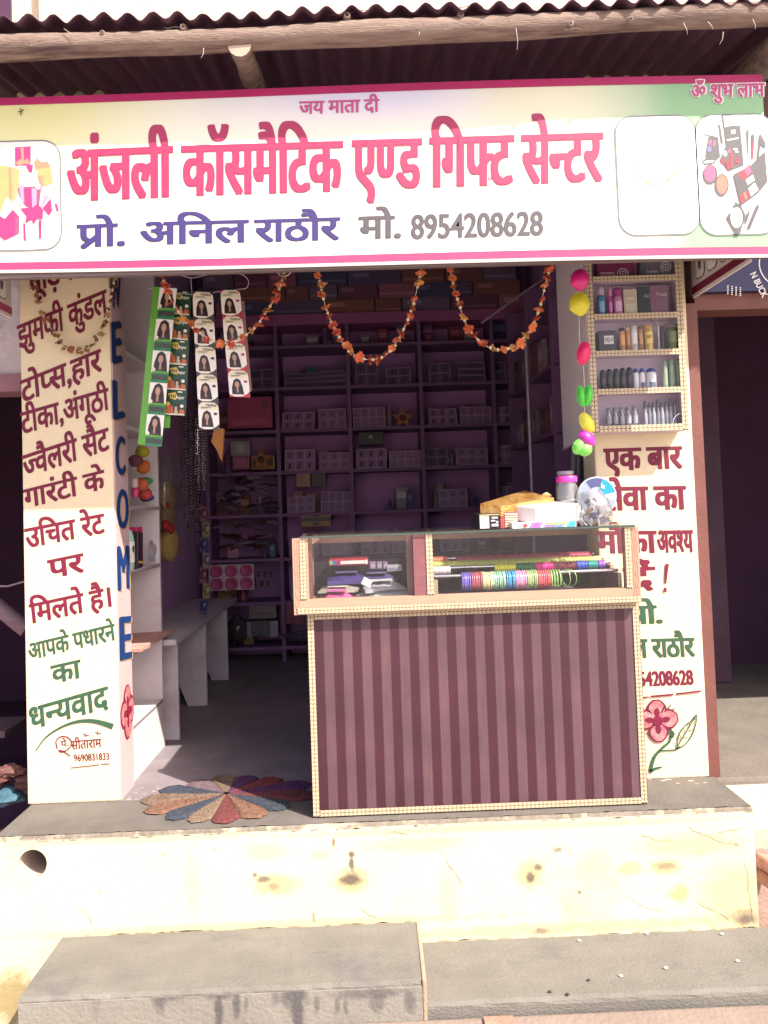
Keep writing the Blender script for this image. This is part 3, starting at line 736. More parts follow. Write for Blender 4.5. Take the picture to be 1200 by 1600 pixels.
# rafters
def rafter(px, py, r_, y0, y1, seed, rise=.14):
    p = at(px, py, y0); pts, rs = log((p.x, y0, p.z), (p.x+.01, y1, p.z+rise*(y1-y0)), r_, n=14, wob=.002, seed=seed)
    m = MB(); m.tube(pts, rs, 14); m.add([v-Vector((0, .0008, 0)) for v in m.v[:14]], [tuple(range(14))[::-1]], 1); m.build('rafter', [M_log, M_logend], aw)
rafter(374, 69, .036, 2.286, 3.08, 3, .10)
rafter(1228, 62, .048, 2.35, 3.08, 5, .10)
rafter(-70, 92, .04, 2.31, 3.08, 8, .10)

# ================================================================== SIGN BOARD
SY = 2.42
sb = thing('shop_sign', 'long printed shop sign with pink Hindi title, gift and makeup pictures', 'sign', (0, SY, 2.1))
sxl, sxr = -1.345, 1.312
# printed cloth stretched over a frame: slight sag along the bottom and ripples
def zt(x): return 2.396+.006*math.sin(x*1.9+.6)+(x*.004)
def zb(x): return 1.812+.004*math.sin(x*2.1)-(x*.010)
def sy(x, t): return SY+.0004*math.sin(x*6+t*2)*t*(1-t)*4
def gradient_mat():
    m = bpy.data.materials.new('printed_cloth'); m.use_nodes = True; MATS['printed_cloth'] = m
    n = m.node_tree.nodes; L = m.node_tree.links; b = n['Principled BSDF']; b.inputs['Roughness'].default_value = .42
    tc = n.new('ShaderNodeTexCoord'); sp = n.new('ShaderNodeSeparateXYZ'); L.new(tc.outputs['Object'], sp.inputs[0])
    def rng(o, a, b_):
        q = n.new('ShaderNodeMapRange'); q.interpolation_type = 'SMOOTHSTEP'; q.inputs[1].default_value = a; q.inputs[2].default_value = b_; L.new(o, q.inputs[0]); return q.outputs[0]
    def mul(a, b_):
        q = n.new('ShaderNodeMath'); q.operation = 'MULTIPLY'
        L.new(a, q.inputs[0])
        if isinstance(b_, float): q.inputs[1].default_value = b_
        else: L.new(b_, q.inputs[1])
        return q.outputs[0]
    def mix(a, col, f):
        q = n.new('ShaderNodeMix'); q.data_type = 'RGBA'; L.new(f, q.inputs[0])
        if isinstance(a, tuple): q.inputs[6].default_value = (*a, 1)
        else: L.new(a, q.inputs[6])
        q.inputs[7].default_value = (*col, 1); return q.outputs[2]
    X, Z = sp.outputs[0], sp.outputs[2]
    c = mix((.68, .68, .58), (.60, .585, .22), mul(rng(X, -.45, -1.15), rng(Z, -.10, .25)))        # yellow corner
    c = mix(c, (.60, .59, .36), mul(rng(X, -.85, -1.2), .55))
    c = mix(c, (.56, .54, .68), mul(mul(rng(X, -.75, .0), rng(X, .65, .1)), rng(Z, .12, .28)))   # lavender top centre
    c = mix(c, (.64, .62, .40), mul(mul(rng(X, .25, .55), rng(X, 1.0, .7)), mul(rng(Z, .02, .22), .6)))
    c = mix(c, (.20, .40, .21), mul(rng(X, .62, 1.12), rng(Z, -.22, .16)))          # green right end
    c = mix(c, (.20, .40, .21), mul(rng(X, .90, 1.06), .95))
    L.new(c, b.inputs['Base Color'])
    nz = n.new('ShaderNodeTexNoise'); nz.inputs['Scale'].default_value = 3.5; nz.inputs['Detail'].default_value = 3; L.new(tc.outputs['Object'], nz.inputs[0])
    bp = n.new('ShaderNodeBump'); bp.inputs['Strength'].default_value = .25; bp.inputs['Distance'].default_value = .02; L.new(nz.outputs[0], bp.inputs['Height']); L.new(bp.outputs[0], b.inputs['Normal'])
    return m
M_print = gradient_mat()
M_mag = mat('magenta_band', (.34, .010, .095), .5, .1, 6); M_pinkb = mat('pink_band', (.37, .042, .13), .5, .08, 6)
NXs = 80
def band(t0, t1, off, nt_=6):
    m = MB(); V = []
    for i in range(NXs+1):
        x = sxl+(sxr-sxl)*i/NXs
        for j in range(nt_+1):
            t = t0+(t1-t0)*j/nt_; V.append((x, sy(x, t)-off, zb(x)+(zt(x)-zb(x))*t))
    k = nt_+1
    m.add(V, [(i*k+j, (i+1)*k+j, (i+1)*k+j+1, i*k+j+1) for i in range(NXs) for j in range(nt_)], 0, True); return m
band(0, 1, 0, 10).build('printed_panel', M_print, sb)
band(.957, 1, .0015, 2).build('top_band', M_mag, sb)
band(.018, .060, .0015, 2).build('bottom_band', M_pinkb, sb)
band(.0, .0175, .002, 2).build('lower_edge', plain('tape_white', (.46, .42, .40)), sb)
m = MB()
for z0_, z1_ in ((1.806, 1.83), (2.37, 2.39)): m.box((sxl, SY+.006, z0_), (sxr, SY+.03, z1_))
for x in (sxl, -.6, 0, .6, sxr-.025): m.box((x, SY+.0065, 1.831), (x+.025, SY+.0295, 2.369))
m.build('back_frame', plain('frame_iron', (.16, .12, .12)), sb)
# side returns with printed pictures on the inside
def sidepanel(x, sgn):
    yb = 2.90; zt_, zb_ = 2.39, 1.80; i = -sgn
    m = MB(); m.box((x-.004, SY+.035, zb_), (x+.004, yb, zt_)); m.build('side_panel', mat('side_cloth', (.62, .56, .54), .5, .06, 5), sb)
    xi = x+i*.0055
    m = MB(); m.add([(xi, SY+.036, zb_+.012), (xi, yb, zb_+.012), (xi, yb, zb_+.040), (xi, SY+.036, zb_+.040)], [(0, 1, 2, 3)]); m.build('side_band', M_red if sgn > 0 else M_pinkb, sb)
    m = MB(); mm = MB(); m3 = MB()
    for k in range(4):
        y = SY+.06+k*.10; h0, h1 = zb_+.055, zt_-.12
        def rr(g_, X):
            pts = []
            for (cy, cz, a0) in ((y+.078-g_-.02, h1-g_-.02, 0), (y+g_+.02, h1-g_-.02, 90), (y+g_+.02, h0+g_+.02, 180), (y+.078-g_-.02, h0+g_+.02, 270)):
                for q in range(5): t = R(a0+q*22.5); pts.append((X, cy+.02*math.cos(t), cz+.02*math.sin(t)))
            return pts
        m.flat(rr(0, xi+i*.001)); mm.flat(rr(.004, xi+i*.002))
        rnd = random.Random(k)
        for q in range(9):
            cy = y+.04+rnd.uniform(-.02, .02); cz = h0+.05+rnd.uniform(0, .22); r_ = rnd.uniform(.008, .02)
            m3.flat([(xi+i*(.003+.0003*q), cy+r_*.7*math.cos(t), cz+r_*1.6*math.sin(t)) for t in [1.05*u for u in range(6)]], q % 3)
    m.build('picture_border', plain('border_grey', (.10, .09, .09)), sb); mm.build('picture_card', M_white, sb)
    m3.build('picture_print', [plain('pp_pink', (.55, .06, .20)), plain('pp_gold', (.66, .42, .25)), plain('pp_dark', (.12, .07, .09))], sb)
sidepanel(sxr-.05, 1); sidepanel(sxl+.005, -1)
# the writing
TY = SY-.0012
M_tpink = plain('title_pink', (.32, .030, .092)); M_tblue = plain('owner_blue', (.042, .028, .135)); M_tgrey = plain('number_grey', (.080, .070, .086)); M_tmag = plain('blessing_pink', (.44, .07, .20))
def stext(name, mt, *a, par=sb, **kw): 
    m = MB(); sign_text(m, *a, **kw); return m.build(name, mt, par)
big = dict(bold=.010, smear=.082, Y=TY, off=0.)
stext('title_word', M_tpink, 'अंजली', (106, 236), (267, 229), 78, **big)
stext('title_word', M_tpink, 'कॉसमैटिक', (286, 229), (533, 221), 77, **big)
stext('title_word', M_tpink, 'एण्ड', (553, 220), (656, 217), 76, **big)
stext('title_word', M_tpink, 'गिफ्ट', (674, 216), (800, 212), 76, **big)
stext('title_word', M_tpink, 'सेन्टर', (817, 212), (939, 208), 75, **big)
mid = dict(bold=.015, smear=.03, Y=TY, off=0.)
stext('owner_line', M_tblue, 'प्रो.', (122, 352), (197, 349), 34, **mid)
stext('owner_line', M_tblue, 'अनिल', (219, 348), (386, 344), 34, **mid)
stext('owner_line', M_tblue, 'राठौर', (399, 344), (529, 340), 34, **mid)
stext('phone_line', M_tgrey, 'मो.', (562, 339), (628, 337), 34, **mid)
m = MB(); V, F = raw('8954208628', .012); x0 = min(v[0] for v in V); x1 = max(v[0] for v in V); hh = max(v[1] for v in V)
A = at(643, 373, TY); B = at(848, 367, TY); H = at(643, 335, TY)-A
for q in range(3): m.add([A+(B-A)*((v[0]-x0+(q-1)*.022)/(x1-x0))+H*(v[1]/hh)-Vector((0, .0002*q, 0)) for v in V], F)
m.build('phone_line', M_tgrey, sb)
stext('blessing_line', M_tmag, 'जय माता दी', (468, 159), (592, 155), 19, bold=.012, smear=.03, Y=TY, off=0.)
stext('blessing_outline', M_white, 'ॐ शुभ लाभ', (1080, 133), (1194, 130), 20, bold=.05, smear=.09, Y=SY-.0015, off=0.)
stext('blessing_line', M_tmag, 'ॐ शुभ लाभ', (1080, 133), (1194, 130), 20, bold=.012, smear=.03, Y=SY-.0034, off=0.)
# rounded picture windows
def rounded(x0, x1, z0, z1, r_, Y, n=7):
    pts = []
    for cx, cz, a0 in ((x1-r_, z1-r_, 0), (x0+r_, z1-r_, 90), (x0+r_, z0+r_, 180), (x1-r_, z0+r_, 270)):
        for q in range(n): t = R(a0+90*q/(n-1)); pts.append(Vector((cx+r_*math.cos(t), Y, cz+r_*math.sin(t))))
    return pts
M_card = plain('card_white', (.70, .69, .66)); M_line = plain('card_line', (.16, .16, .17))
def window(x0, x1, z0, z1, name, lab):
    m = MB(); m.flat(rounded(x0, x1, z0, z1, .058, SY-.0016), 0); m.flat(rounded(x0+.005, x1-.005, z0+.005, z1-.005, .053, SY-.0024), 1)
    o = m.build(name, [M_line, M_card], sb); o['label'] = lab; return o
g0 = at(-26, 220, SY); g1 = at(98, 391, SY)
gift = window(g0.x, g1.x, g1.z, at(60, 219, SY).z, 'picture_panel', 'rounded white picture of pink gift boxes with bows')
n0 = at(967, 372, SY); n1 = at(1086, 178, SY)
neck = window(n0.x, n1.x, n0.z+.003, n1.z-.002, 'picture_panel', 'rounded white picture of a pale gold necklace')
k0 = at(1093, 370, SY); k1 = at(1204, 176, SY)
make = window(k0.x, k1.x+.006, k0.z, k1.z-.002, 'picture_panel', 'rounded white picture of black and pink makeup cases')
LAYER = [0]
def pic(mb, pts, mi, ):                       # one printed shape, each on its own thin layer
    LAYER[0] += 1
    mb.flat([at(p[0], p[1], SY)-Vector((0, .0028+.00010*LAYER[0], 0)) for p in pts], mi)
def sc5(l): return [(x/8, 200+y/8) for x, y in l]
m = MB(); LAYER[0] = 0
pic(m, sc5([(0, 470), (110, 480), (250, 520), (235, 800), (180, 940), (0, 1060)]), 1)
pic(m, sc5([(110, 500), (150, 500), (160, 900), (120, 880)]), 2)
pic(m, sc5([(-120, 560), (0, 500), (0, 1050), (-110, 1000)]), 1)
pic(m, sc5([(190, 245), (390, 232), (390, 470), (195, 480)]), 0); pic(m, sc5([(262, 250), (300, 248), (305, 460), (280, 460)]), 2)
pic(m, sc5([(200, 440), (265, 390), (290, 430), (350, 380), (390, 460), (300, 450), (240, 490)]), 2)
pic(m, sc5([(440, 500), (640, 490), (670, 700), (520, 740), (480, 640)]), 1); pic(m, sc5([(480, 600), (540, 600), (550, 730), (500, 760)]), 2)
pic(m, sc5([(430, 440), (470, 380), (520, 430), (600, 420), (640, 490), (540, 510), (450, 510)]), 2)
pic(m, sc5([(330, 480), (420, 460), (410, 560), (370, 560)]), 0)
pic(m, sc5([(230, 760), (310, 740), (520, 740), (500, 960), (400, 1020), (250, 920)]), 4); pic(m, sc5([(310, 770), (400, 740), (410, 1010), (320, 980)]), 0)
pic(m, sc5([(400, 760), (465, 760), (465, 980), (410, 1010)]), 5); pic(m, sc5([(240, 680), (300, 720), (310, 940), (270, 930)]), 5)
pic(m, sc5([(250, 590), (300, 520), (390, 580), (480, 540), (460, 660), (520, 730), (490, 780), (380, 690), (250, 720), (270, 640)]), 3)
pic(m, sc5([(520, 770), (650, 710), (665, 800), (640, 870), (530, 850)]), 3)
pic(m, sc5([(540, 1010), (640, 880), (660, 1040), (620, 1100)]), 0); pic(m, sc5([(500, 1020), (560, 870), (620, 850), (540, 1000)]), 5)
pic(m, sc5([(-80, 1090), (160, 1020), (250, 1130), (250, 1320), (70, 1410), (-80, 1300)]), 0); pic(m, sc5([(200, 1140), (250, 1130), (250, 1320), (205, 1340)]), 4)
pic(m, sc5([(0, 1100), (90, 880), (180, 940), (230, 830), (270, 900), (300, 960), (210, 980), (290, 1100), (250, 1110), (180, 1010), (70, 1140)]), 3)
pic(m, sc5([(260, 1010), (420, 1000), (480, 950), (550, 1040), (540, 1150), (470, 1140), (430, 1210), (400, 1150), (320, 1200), (340, 1110)]), 0)
pic(m, sc5([(300, 1190), (325, 1210), (335, 1430), (305, 1400)]), 0); pic(m, sc5([(490, 1160), (530, 1170), (525, 1380), (498, 1400)]), 0)
pic(m, sc5([(690, 950), (720, 950), (745, 1040), (720, 1050)]), 0)
m.build('gift_print', [plain('gp_pink', (.34, .035, .145)), plain('gp_gold', (.38, .29, .13)), plain('gp_peach', (.38, .20, .125)), M_card, plain('gp_mauve', (.24, .075, .15)), plain('gp_lilac', (.42, .23, .36))], gift)
m = MB(); LAYER[0] = 0
for i in range(17):
    t = i/16; a = R(188+164*t); cx, cy = 1024, 256; x = cx+33*math.cos(a); y = cy-29*math.sin(a)
    if not (6 < i < 11): pic(m, [(x-1.0, y-1.6), (x+1.0, y-1.6), (x+1.0, y+1.6), (x-1.0, y+1.6)], 0)
    L_ = 5 if i in range(4, 13) else 2
    pic(m, [(x-1.4, y+1), (x+1.4, y+1), (x+.7, y+1+L_), (x-.7, y+1+L_)], 0)
m.build('necklace_print', plain('np_gold', (.36, .31, .14)), neck)
def s6(l): return [(1060+x*140/974, 160+y*230/1600) for x, y in l]
def el(cx, cy, rx, ry, n=18): return [(cx+rx*math.cos(2*math.pi*i/n), cy+ry*math.sin(2*math.pi*i/n)) for i in range(n)]
m = MB(); LAYER[0] = 0
K, P_, PE, WH, BL, RD = 0, 1, 2, 3, 4, 5
for pts, mi in (([(460, 150), (485, 145), (500, 280), (482, 285)], K), ([(425, 250), (450, 245), (482, 450), (455, 460)], K), ([(260, 345), (420, 380), (425, 395), (280, 362)], K),
    ([(320, 380), (430, 390), (450, 600), (400, 640), (285, 600)], K), ([(330, 408), (362, 412), (355, 470), (322, 462)], P_), ([(375, 415), (405, 420), (398, 480), (368, 474)], P_), ([(315, 480), (355, 485), (350, 545), (308, 538)], BL), ([(245, 650), (300, 605), (400, 620), (390, 665), (280, 685)], K), ([(262, 655), (310, 635), (385, 635), (370, 655), (290, 668)], WH),
    ([(485, 280), (560, 260), (665, 258), (682, 430), (705, 690), (540, 755), (440, 640), (510, 480)], K), ([(565, 310), (610, 300), (618, 340), (570, 350)], WH), ([(520, 410), (650, 385), (650, 400), (525, 425)], WH), (el(503, 562, 20, 30), WH), (el(547, 535, 16, 24), P_), (el(612, 515, 26, 12), WH), (el(630, 543, 18, 11), WH),
    ([(560, 560), (590, 540), (580, 720), (545, 720)], RD), ([(605, 670), (635, 570), (655, 670)], RD), ([(445, 640), (480, 600), (500, 660), (470, 680)], RD), ([(510, 660), (540, 640), (550, 740), (520, 740)], RD),
    ([(735, 305), (757, 305), (755, 580), (745, 580)], K), ([(785, 340), (820, 370), (805, 625), (790, 625)], K), ([(786, 440), (808, 440), (803, 620), (790, 620)], RD), ([(875, 335), (935, 440), (940, 520), (885, 460), (860, 680), (845, 680)], K),
    (el(340, 788, 78, 108), K), (el(335, 780, 62, 92), P_), (el(466, 905, 75, 122), K), (el(466, 900, 60, 105), PE),
    ([(590, 790), (770, 700), (930, 540), (960, 870), (860, 990), (670, 1130)], K), ([(640, 790), (765, 680), (800, 770), (680, 860)], RD), ([(705, 730), (755, 690), (790, 765), (735, 805)], P_), ([(722, 850), (800, 795), (820, 855), (745, 905)], WH), ([(648, 1020), (690, 1000), (715, 1075), (672, 1108)], RD), ([(695, 995), (720, 975), (745, 1050), (720, 1070)], PE), ([(722, 970), (745, 955), (770, 1040), (748, 1050)], RD), ([(750, 945), (820, 880), (860, 960), (780, 1030)], WH),
    ([(605, 1085), (670, 1130), (720, 1230), (660, 1440), (620, 1440), (520, 1270), (530, 1220), (590, 1200)], K), (el(622, 1260, 65, 112), WH), ([(715, 1290), (750, 1180), (765, 1210), (720, 1350)], K), ([(740, 1370), (850, 1105), (870, 1140), (765, 1395)], K)):
    pic(m, s6(pts), mi)
m.build('makeup_print', [plain('mp_grey', (.085, .08, .088)), plain('mp_pink', (.36, .09, .19)), plain('mp_peach', (.38, .15, .11)), M_card, plain('mp_blue', (.14, .15, .30)), plain('mp_red', (.27, .035, .06))], make)
# fly specks and pin holes on the cloth
m = MB()
for px, py in ((1045, 219), (998, 281), (1063, 322), (993, 337), (890, 347), (940, 339), (657, 286), (418, 289), (113, 405), (1024, 375), (1185, 370), (910, 230), (702, 395), (300, 60+340), (330, 407), (880, 394), (1198, 296), (1150, 378)):
    c = at(px, py, SY-.0088); m.flat([c+Vector((.0022*math.cos(t), 0, .0018*math.sin(t))) for t in (0, 1, 2, 3, 4, 5)])
c = at(33, 174, SY-.005)
for k in range(4): stroke(m, [c, c+Vector((.010*math.cos(k*1.3+.6), 0, .012*math.sin(k*1.3+.6)))], .003, (0, -1, 0))
m.build('speck', plain('speck_dark', (.05, .04, .04)), sb)

# ================================================================== COUNTER
M_wood = mat('pink_wood', (.38, .235, .165), .55, .10, 10, .1, 60, stretch=(1, 1, 5))
M_dkwood = mat('maroon_wood', (.17, .065, .075), .45, .2, 8, .1, 60, stretch=(1, 1, 4))
M_tape = plain('trim_tape', (.09, .06, .055)); M_braid = plain('trim_braid', (.52, .42, .28))
M_glass = clear('clear_glass')
M_steel = plain('steel_rod', (.62, .60, .62), .25, metal=1.)
def stripe_mat():
    m = bpy.data.materials.new('striped_laminate'); m.use_nodes = True
    n = m.node_tree.nodes; L = m.node_tree.links; b = n['Principled BSDF']; b.inputs['Roughness'].default_value = .5
    tc = n.new('ShaderNodeTexCoord'); sp = n.new('ShaderNodeSeparateXYZ'); L.new(tc.outputs['Object'], sp.inputs[0])
    a = n.new('ShaderNodeMath'); a.operation = 'ADD'; a.inputs[1].default_value = 10.012; L.new(sp.outputs[0], a.inputs[0])
    d = n.new('ShaderNodeMath'); d.operation = 'DIVIDE'; d.inputs[1].default_value = .0645; L.new(a.outputs[0], d.inputs[0])
    f = n.new('ShaderNodeMath'); f.operation = 'FRACT'; L.new(d.outputs[0], f.inputs[0])
    p = n.new('ShaderNodeMath'); p.operation = 'PINGPONG'; p.inputs[1].default_value = .5; L.new(f.outputs[0], p.inputs[0])
    r = n.new('ShaderNodeMapRange'); r.inputs[1].default_value = .235; r.inputs[2].default_value = .262; L.new(p.outputs[0], r.inputs[0])
    mp = n.new('ShaderNodeMapping'); mp.inputs['Scale'].default_value = (70, 70, 3); L.new(tc.outputs['Object'], mp.inputs[0])
    nz = n.new('ShaderNodeTexNoise'); nz.inputs['Scale'].default_value = 3; nz.inputs['Detail'].default_value = 8; L.new(mp.outputs[0], nz.inputs[0])
    n2 = n.new('ShaderNodeTexNoise'); n2.inputs['Scale'].default_value = 5; n2.inputs['Detail'].default_value = 8; L.new(tc.outputs['Object'], n2.inputs[0])
    c = n.new('ShaderNodeMix'); c.data_type = 'RGBA'; c.inputs[6].default_value = (.042, .0065, .0175, 1); c.inputs[7].default_value = (.088, .043, .054, 1); L.new(r.outputs[0], c.inputs[0])
    v = n.new('ShaderNodeMix'); v.data_type = 'RGBA'; v.blend_type = 'MULTIPLY'; v.inputs[0].default_value = .5; L.new(c.outputs[2], v.inputs[6])
    rp = n.new('ShaderNodeMapRange'); rp.inputs[1].default_value = .3; rp.inputs[2].default_value = .7; rp.inputs[3].default_value = .75; rp.inputs[4].default_value = 1.2; L.new(nz.outputs[0], rp.inputs[0]); L.new(rp.outputs[0], v.inputs[7])
    v2 = n.new('ShaderNodeMix'); v2.data_type = 'RGBA'; v2.blend_type = 'MULTIPLY'; v2.inputs[0].default_value = .55; L.new(v.outputs[2], v2.inputs[6])
    rp2 = n.new('ShaderNodeMapRange'); rp2.inputs[1].default_value = .35; rp2.inputs[2].default_value = .65; rp2.inputs[3].default_value = .75; rp2.inputs[4].default_value = 1.3; L.new(n2.outputs[0], rp2.inputs[0]); L.new(rp2.outputs[0], v2.inputs[7])
    L.new(v2.outputs[2], b.inputs['Base Color'])
    bp = n.new('ShaderNodeBump'); bp.inputs['Strength'].default_value = .12; bp.inputs['Distance'].default_value = .004; L.new(nz.outputs[0], bp.inputs['Height']); L.new(bp.outputs[0], b.inputs['Normal'])
    return m
CX0, CX1, CYF, CYB = -.231, .903, 2.638, 3.02
ct = thing('display_counter', 'purple striped shop counter with a glass top case and pale braided trim', 'counter', (.336, 2.83, 0))
zc = at(700, 950, CYF).z                       # underside of the glass case
m = MB(); m.box((CX0, CYF, .004), (CX1, CYB, zc-.001)); body = m.build('striped_body', stripe_mat(), ct)
m = MB(); W = .021; y = CYF; f = (0, -1, 0)
for a, b in (((CX0+W/2, y, .006), (CX0+W/2, y, zc-.002)), ((CX1-W/2, y, .006), (CX1-W/2, y, zc-.002)), ((CX0+W, y, .006+W/2), (CX1-W, y, .006+W/2)), ((CX0+W, y, zc-.002-W/2), (CX1-W, y, zc-.002-W/2))): braid(m, a, b, f, W)
for z in (.008,): braid(m, (CX1, CYF+.012, .006), (CX1, CYF+.012, zc-.002), (1, 0, 0), W)
braid(m, (CX0, CYF+.012, zc-.002), (CX0, CYF+.012, .006), (-1, 0, 0), W)
m.build('braid_trim', [M_tape, M_braid], ct)
# glass case
GX0, GX1, GY0, GY1 = -.272, .902, 2.600, 3.03
ZT = at(820, 826, GY0).z; ZR = at(700, 929, GY0).z  # top of case, top of the front rail
m = MB()
m.box((GX0, GY0, zc), (GX1, GY0+.03, ZR)); m.box((GX0, GY0, ZR+.0005), (GX0+.052, GY0+.03, ZT-.007)); m.box((GX1-.048, GY0, ZR+.0005), (GX1, GY0+.03, ZT-.007))
m.box((GX0, GY0+.0305, zc), (GX1, GY1, zc+.018))
m.box((GX0, GY1-.03, zc+.0185), (GX0+.04, GY1, ZT-.007)); m.box((GX1-.04, GY1-.03, zc+.0185), (GX1, GY1, ZT-.007))
m.build('case_frame', M_wood, ct)
m = MB(); mx0 = at(636, 880, GY0).x; mx1 = at(676, 880, GY0).x
m.box((mx0+.022, GY0+.001, ZR+.0008), (mx1, GY0+.028, ZT-.0075)); m.box((mx1-.018, GY0+.029, zc+.019), (mx1-.003, GY1-.032, ZT-.008))
m.box((mx0-.0, GY0+.03, zc+.019), (mx1-.019, GY0+.05, ZT-.009))
m.build('divider', M_dkwood, ct)
m = MB(); m.box((GX0+.014, GY0+.031, zc+.0188), (GX0+.030, GY1-.031, ZT-.0082)); m.box((GX0+.053, GY0+.0165, ZR+.0012), (GX0+.064, GY0+.0285, ZT-.0082)); m.build('side_board', M_dkwood, ct)
m = MB(); m.box((GX0+.041, GY1-.028, zc+.0187), (GX1-.041, GY1-.012, zc+.15)); m.build('back_board', mat('board_dark', (.035, .022, .045), .4, .3, 6), ct)  # added panel, stops sunlight passing out through the back of the case
m = MB(); m.box((GX0+.041, GY1-.028, ZT-.045), (GX1-.041, GY1-.008, ZT-.008)); m.box((GX0+.054, GY0+.031, ZT-.03), (GX0+.066, GY1-.031, ZT-.008)); m.build('back_rail', M_wood, ct)
m = MB(); W = .019; y = GY0
braid(m, (GX0+.034, y, ZR), (GX0+.034, y, ZT-.008), f, W); braid(m, (GX1-.038, y, ZR), (GX1-.038, y, ZT-.008), f, W)
braid(m, (mx1-.010, y+.001, ZR+.001), (mx1-.010, y+.001, ZT-.008), f, .022)
braid(m, (GX0+.01, y, zc+.013), (GX1-.004, y, zc+.013), f, W)
m.build('braid_trim', [M_tape, M_braid], ct)
m = MB()
for k in range(3):
    x = GX1-.022+k*.007
    stroke(m, [(x+.002*math.sin(t*1.7+k), GY0-.0015, zc+.004+(ZT-zc-.012)*t/24) for t in range(25)], .0016, f)
for k in range(2):
    x = GX0+.008+k*.008
    stroke(m, [(x+.002*math.sin(t*1.7+k), GY0-.0015, zc+.004+(ZT-zc-.012)*t/24) for t in range(25)], .0014, f)
m.build('carved_line', plain('groove_brown', (.33, .16, .12)), ct)
m = MB(); m.box((GX0+.03, GY0-.008, ZT-.0065), (GX1-.012, GY1+.004, ZT)); m.build('glass_top', M_glass, ct)
m = MB(); m.box((GX0+.03, GY0-.0085, ZT-.0068), (GX1-.012, GY0-.0082, ZT+.0003)); m.build('glass_edge', plain('glass_edge', (.05, .075, .07), .2), ct)
m = MB(); m.box((GX0+.053, GY0+.012, ZR+.001), (mx0+.02, GY0+.015, ZT-.009)); m.box((mx1+.002, GY0+.012, ZR+.001), (GX1-.05, GY0+.015, ZT-.009)); m.build('front_glass', clear('front_glass', (.95, .96, .96), .06), ct)
# stepped rod rests with braid facing
m = MB(); mb2 = MB()
rods = []
for i, (pxl, pyl, pxr, pyr, Y) in enumerate(((668, 903.5, 973, 888, 2.672), (676, 889, 966, 877.5, 2.752), (672, 881, 957, 870.5, 2.830), (672, 875, 950, 862.5, 2.905))):
    a = at(pxl, pyl, Y); b = at(pxr, pyr, Y); zz = at(820, (pyl+pyr)/2, Y).z; rods.append((Vector((a.x, Y, zz)), Vector((GX1-.052, Y, zz))))
    for x in (mx1+.004, GX1-.066):
        m.box((x, Y-.036, zc+.0185), (x+.014, Y+.036, zz-.008)); braid(mb2, (x+.007, Y-.036, zc+.02), (x+.007, Y-.036, zz-.009), f, .013)
m.build('rod_rest', M_dkwood, ct); mb2.build('braid_trim', [M_tape, M_braid], ct)
for a, b in rods:
    m = MB(); m.tube([(mx1+.004, a.y, a.z), (b.x, a.y, a.z)], .006, 10); m.build('steel_rod', M_steel, ct)
m = MB(); m.box((mx1+.02, GY0+.05, zc+.0186), (GX1-.07, GY1-.06, zc+.020)); m.build('case_lining', plain('lining_purple', (.14, .10, .18), .3), ct)

# --- bangles on the front rod
def ringmesh(r_, t, n=20, wob=0.):
    mm = MB(); pts = [(0, r_*math.cos(2*math.pi*i/n)*(1+wob*(i % 2)), r_*math.sin(2*math.pi*i/n)*(1+wob*(i % 2))) for i in range(n+1)]
    mm.tube(pts, t, 6, cap=False); return mm
fr = rods[0][0]; RB = .0305
cols = [('purple', (.10, .07, .34), 5), ('maroon', (.28, .05, .08), 6), ('gold and cream', (.62, .52, .24), 6), ('teal and gold', (.20, .36, .26), 7), ('blue', (.03, .20, .42), 5), ('pink', (.66, .22, .36), 6), ('olive green', (.24, .30, .14), 6), ('red', (.42, .06, .08), 7), ('thin green', (.20, .33, .10), 4)]
x = at(722, 905, fr.y).x; xe = at(868, 900, fr.y).x; tot = sum(c[2] for c in cols); st = (xe-x)/tot
for nm, c, k in cols:
    proto = None; mt = mat('bangle_'+nm, c, .25, .75, 300, metal=.25, col2=tuple(min(1, q*2.2+.12) for q in c))
    for j in range(k):
        lo = Vector((x, fr.y, fr.z+.006-RB+.003))
        lab = nm+' glass bangle hung in the row on the front steel rod'
        if proto is None:
            proto = ringmesh(RB*random.uniform(.96, 1.02), st*.48, wob=.02 if nm in ('teal and gold', 'purple') else 0).build('bangle', mt, org=(0, 0, 0)); q = proto
        else: q = proto.copy(); COL.objects.link(q)
        q.location = lo+Vector((0, 0, random.uniform(-.001, .001))); q.rotation_euler = (random.uniform(0, 1), 0, random.uniform(-.05, .05))
        tag(q, lab, 'bangle', nm+' bangles on the front rod'); x += st*(1.0 if nm != 'thin green' else 1.6)
    x += st*.12
for i, dx in enumerate((.012, .026)):
    q = ringmesh(RB, .0014).build('bangle', MATS['bangle_thin green'], org=(0, 0, 0)); q.location = (x+dx, fr.y, fr.z+.006-RB+.003); q.rotation_euler = (0, 0, [.35, .7][i])
    tag(q, ['green bangle standing loose and slightly turned beyond the right end of the row', 'last green bangle at the far right, turned most'][i], 'bangle')
def bundle(p0, p1, r_, c, lab, n=None):
    """tight roll of thin bangles round a rod"""
    p0 = Vector(p0); p1 = Vector(p1); n = n or max(4, int((p1-p0).length/.004)); prof = []
    for i in range(n):
        z0 = (p1-p0).length*i/n; d = (p1-p0).length/n; q = r_*random.uniform(.94, 1.04)
        prof += [(q*.92, z0), (q, z0+d*.3), (q, z0+d*.7), (q*.92, z0+d*.98)]
    m = MB(); m.lathe([(r, z) for r, z in prof], (0, 0, 0), 14, axis='X')
    for v in m.v: v.x = (p1-p0).length-v.x if False else v.x
    o = m.build('bangle_bundle', mat('bundle_'+lab.split(' bundle')[0].replace(' ', '_'), c, .35, .55, 260, metal=.15, col2=tuple(min(1, q*1.6+.06) for q in c))); o.location = p0
    return tag(o, lab, 'bangle bundle')
r1 = rods[1][0]
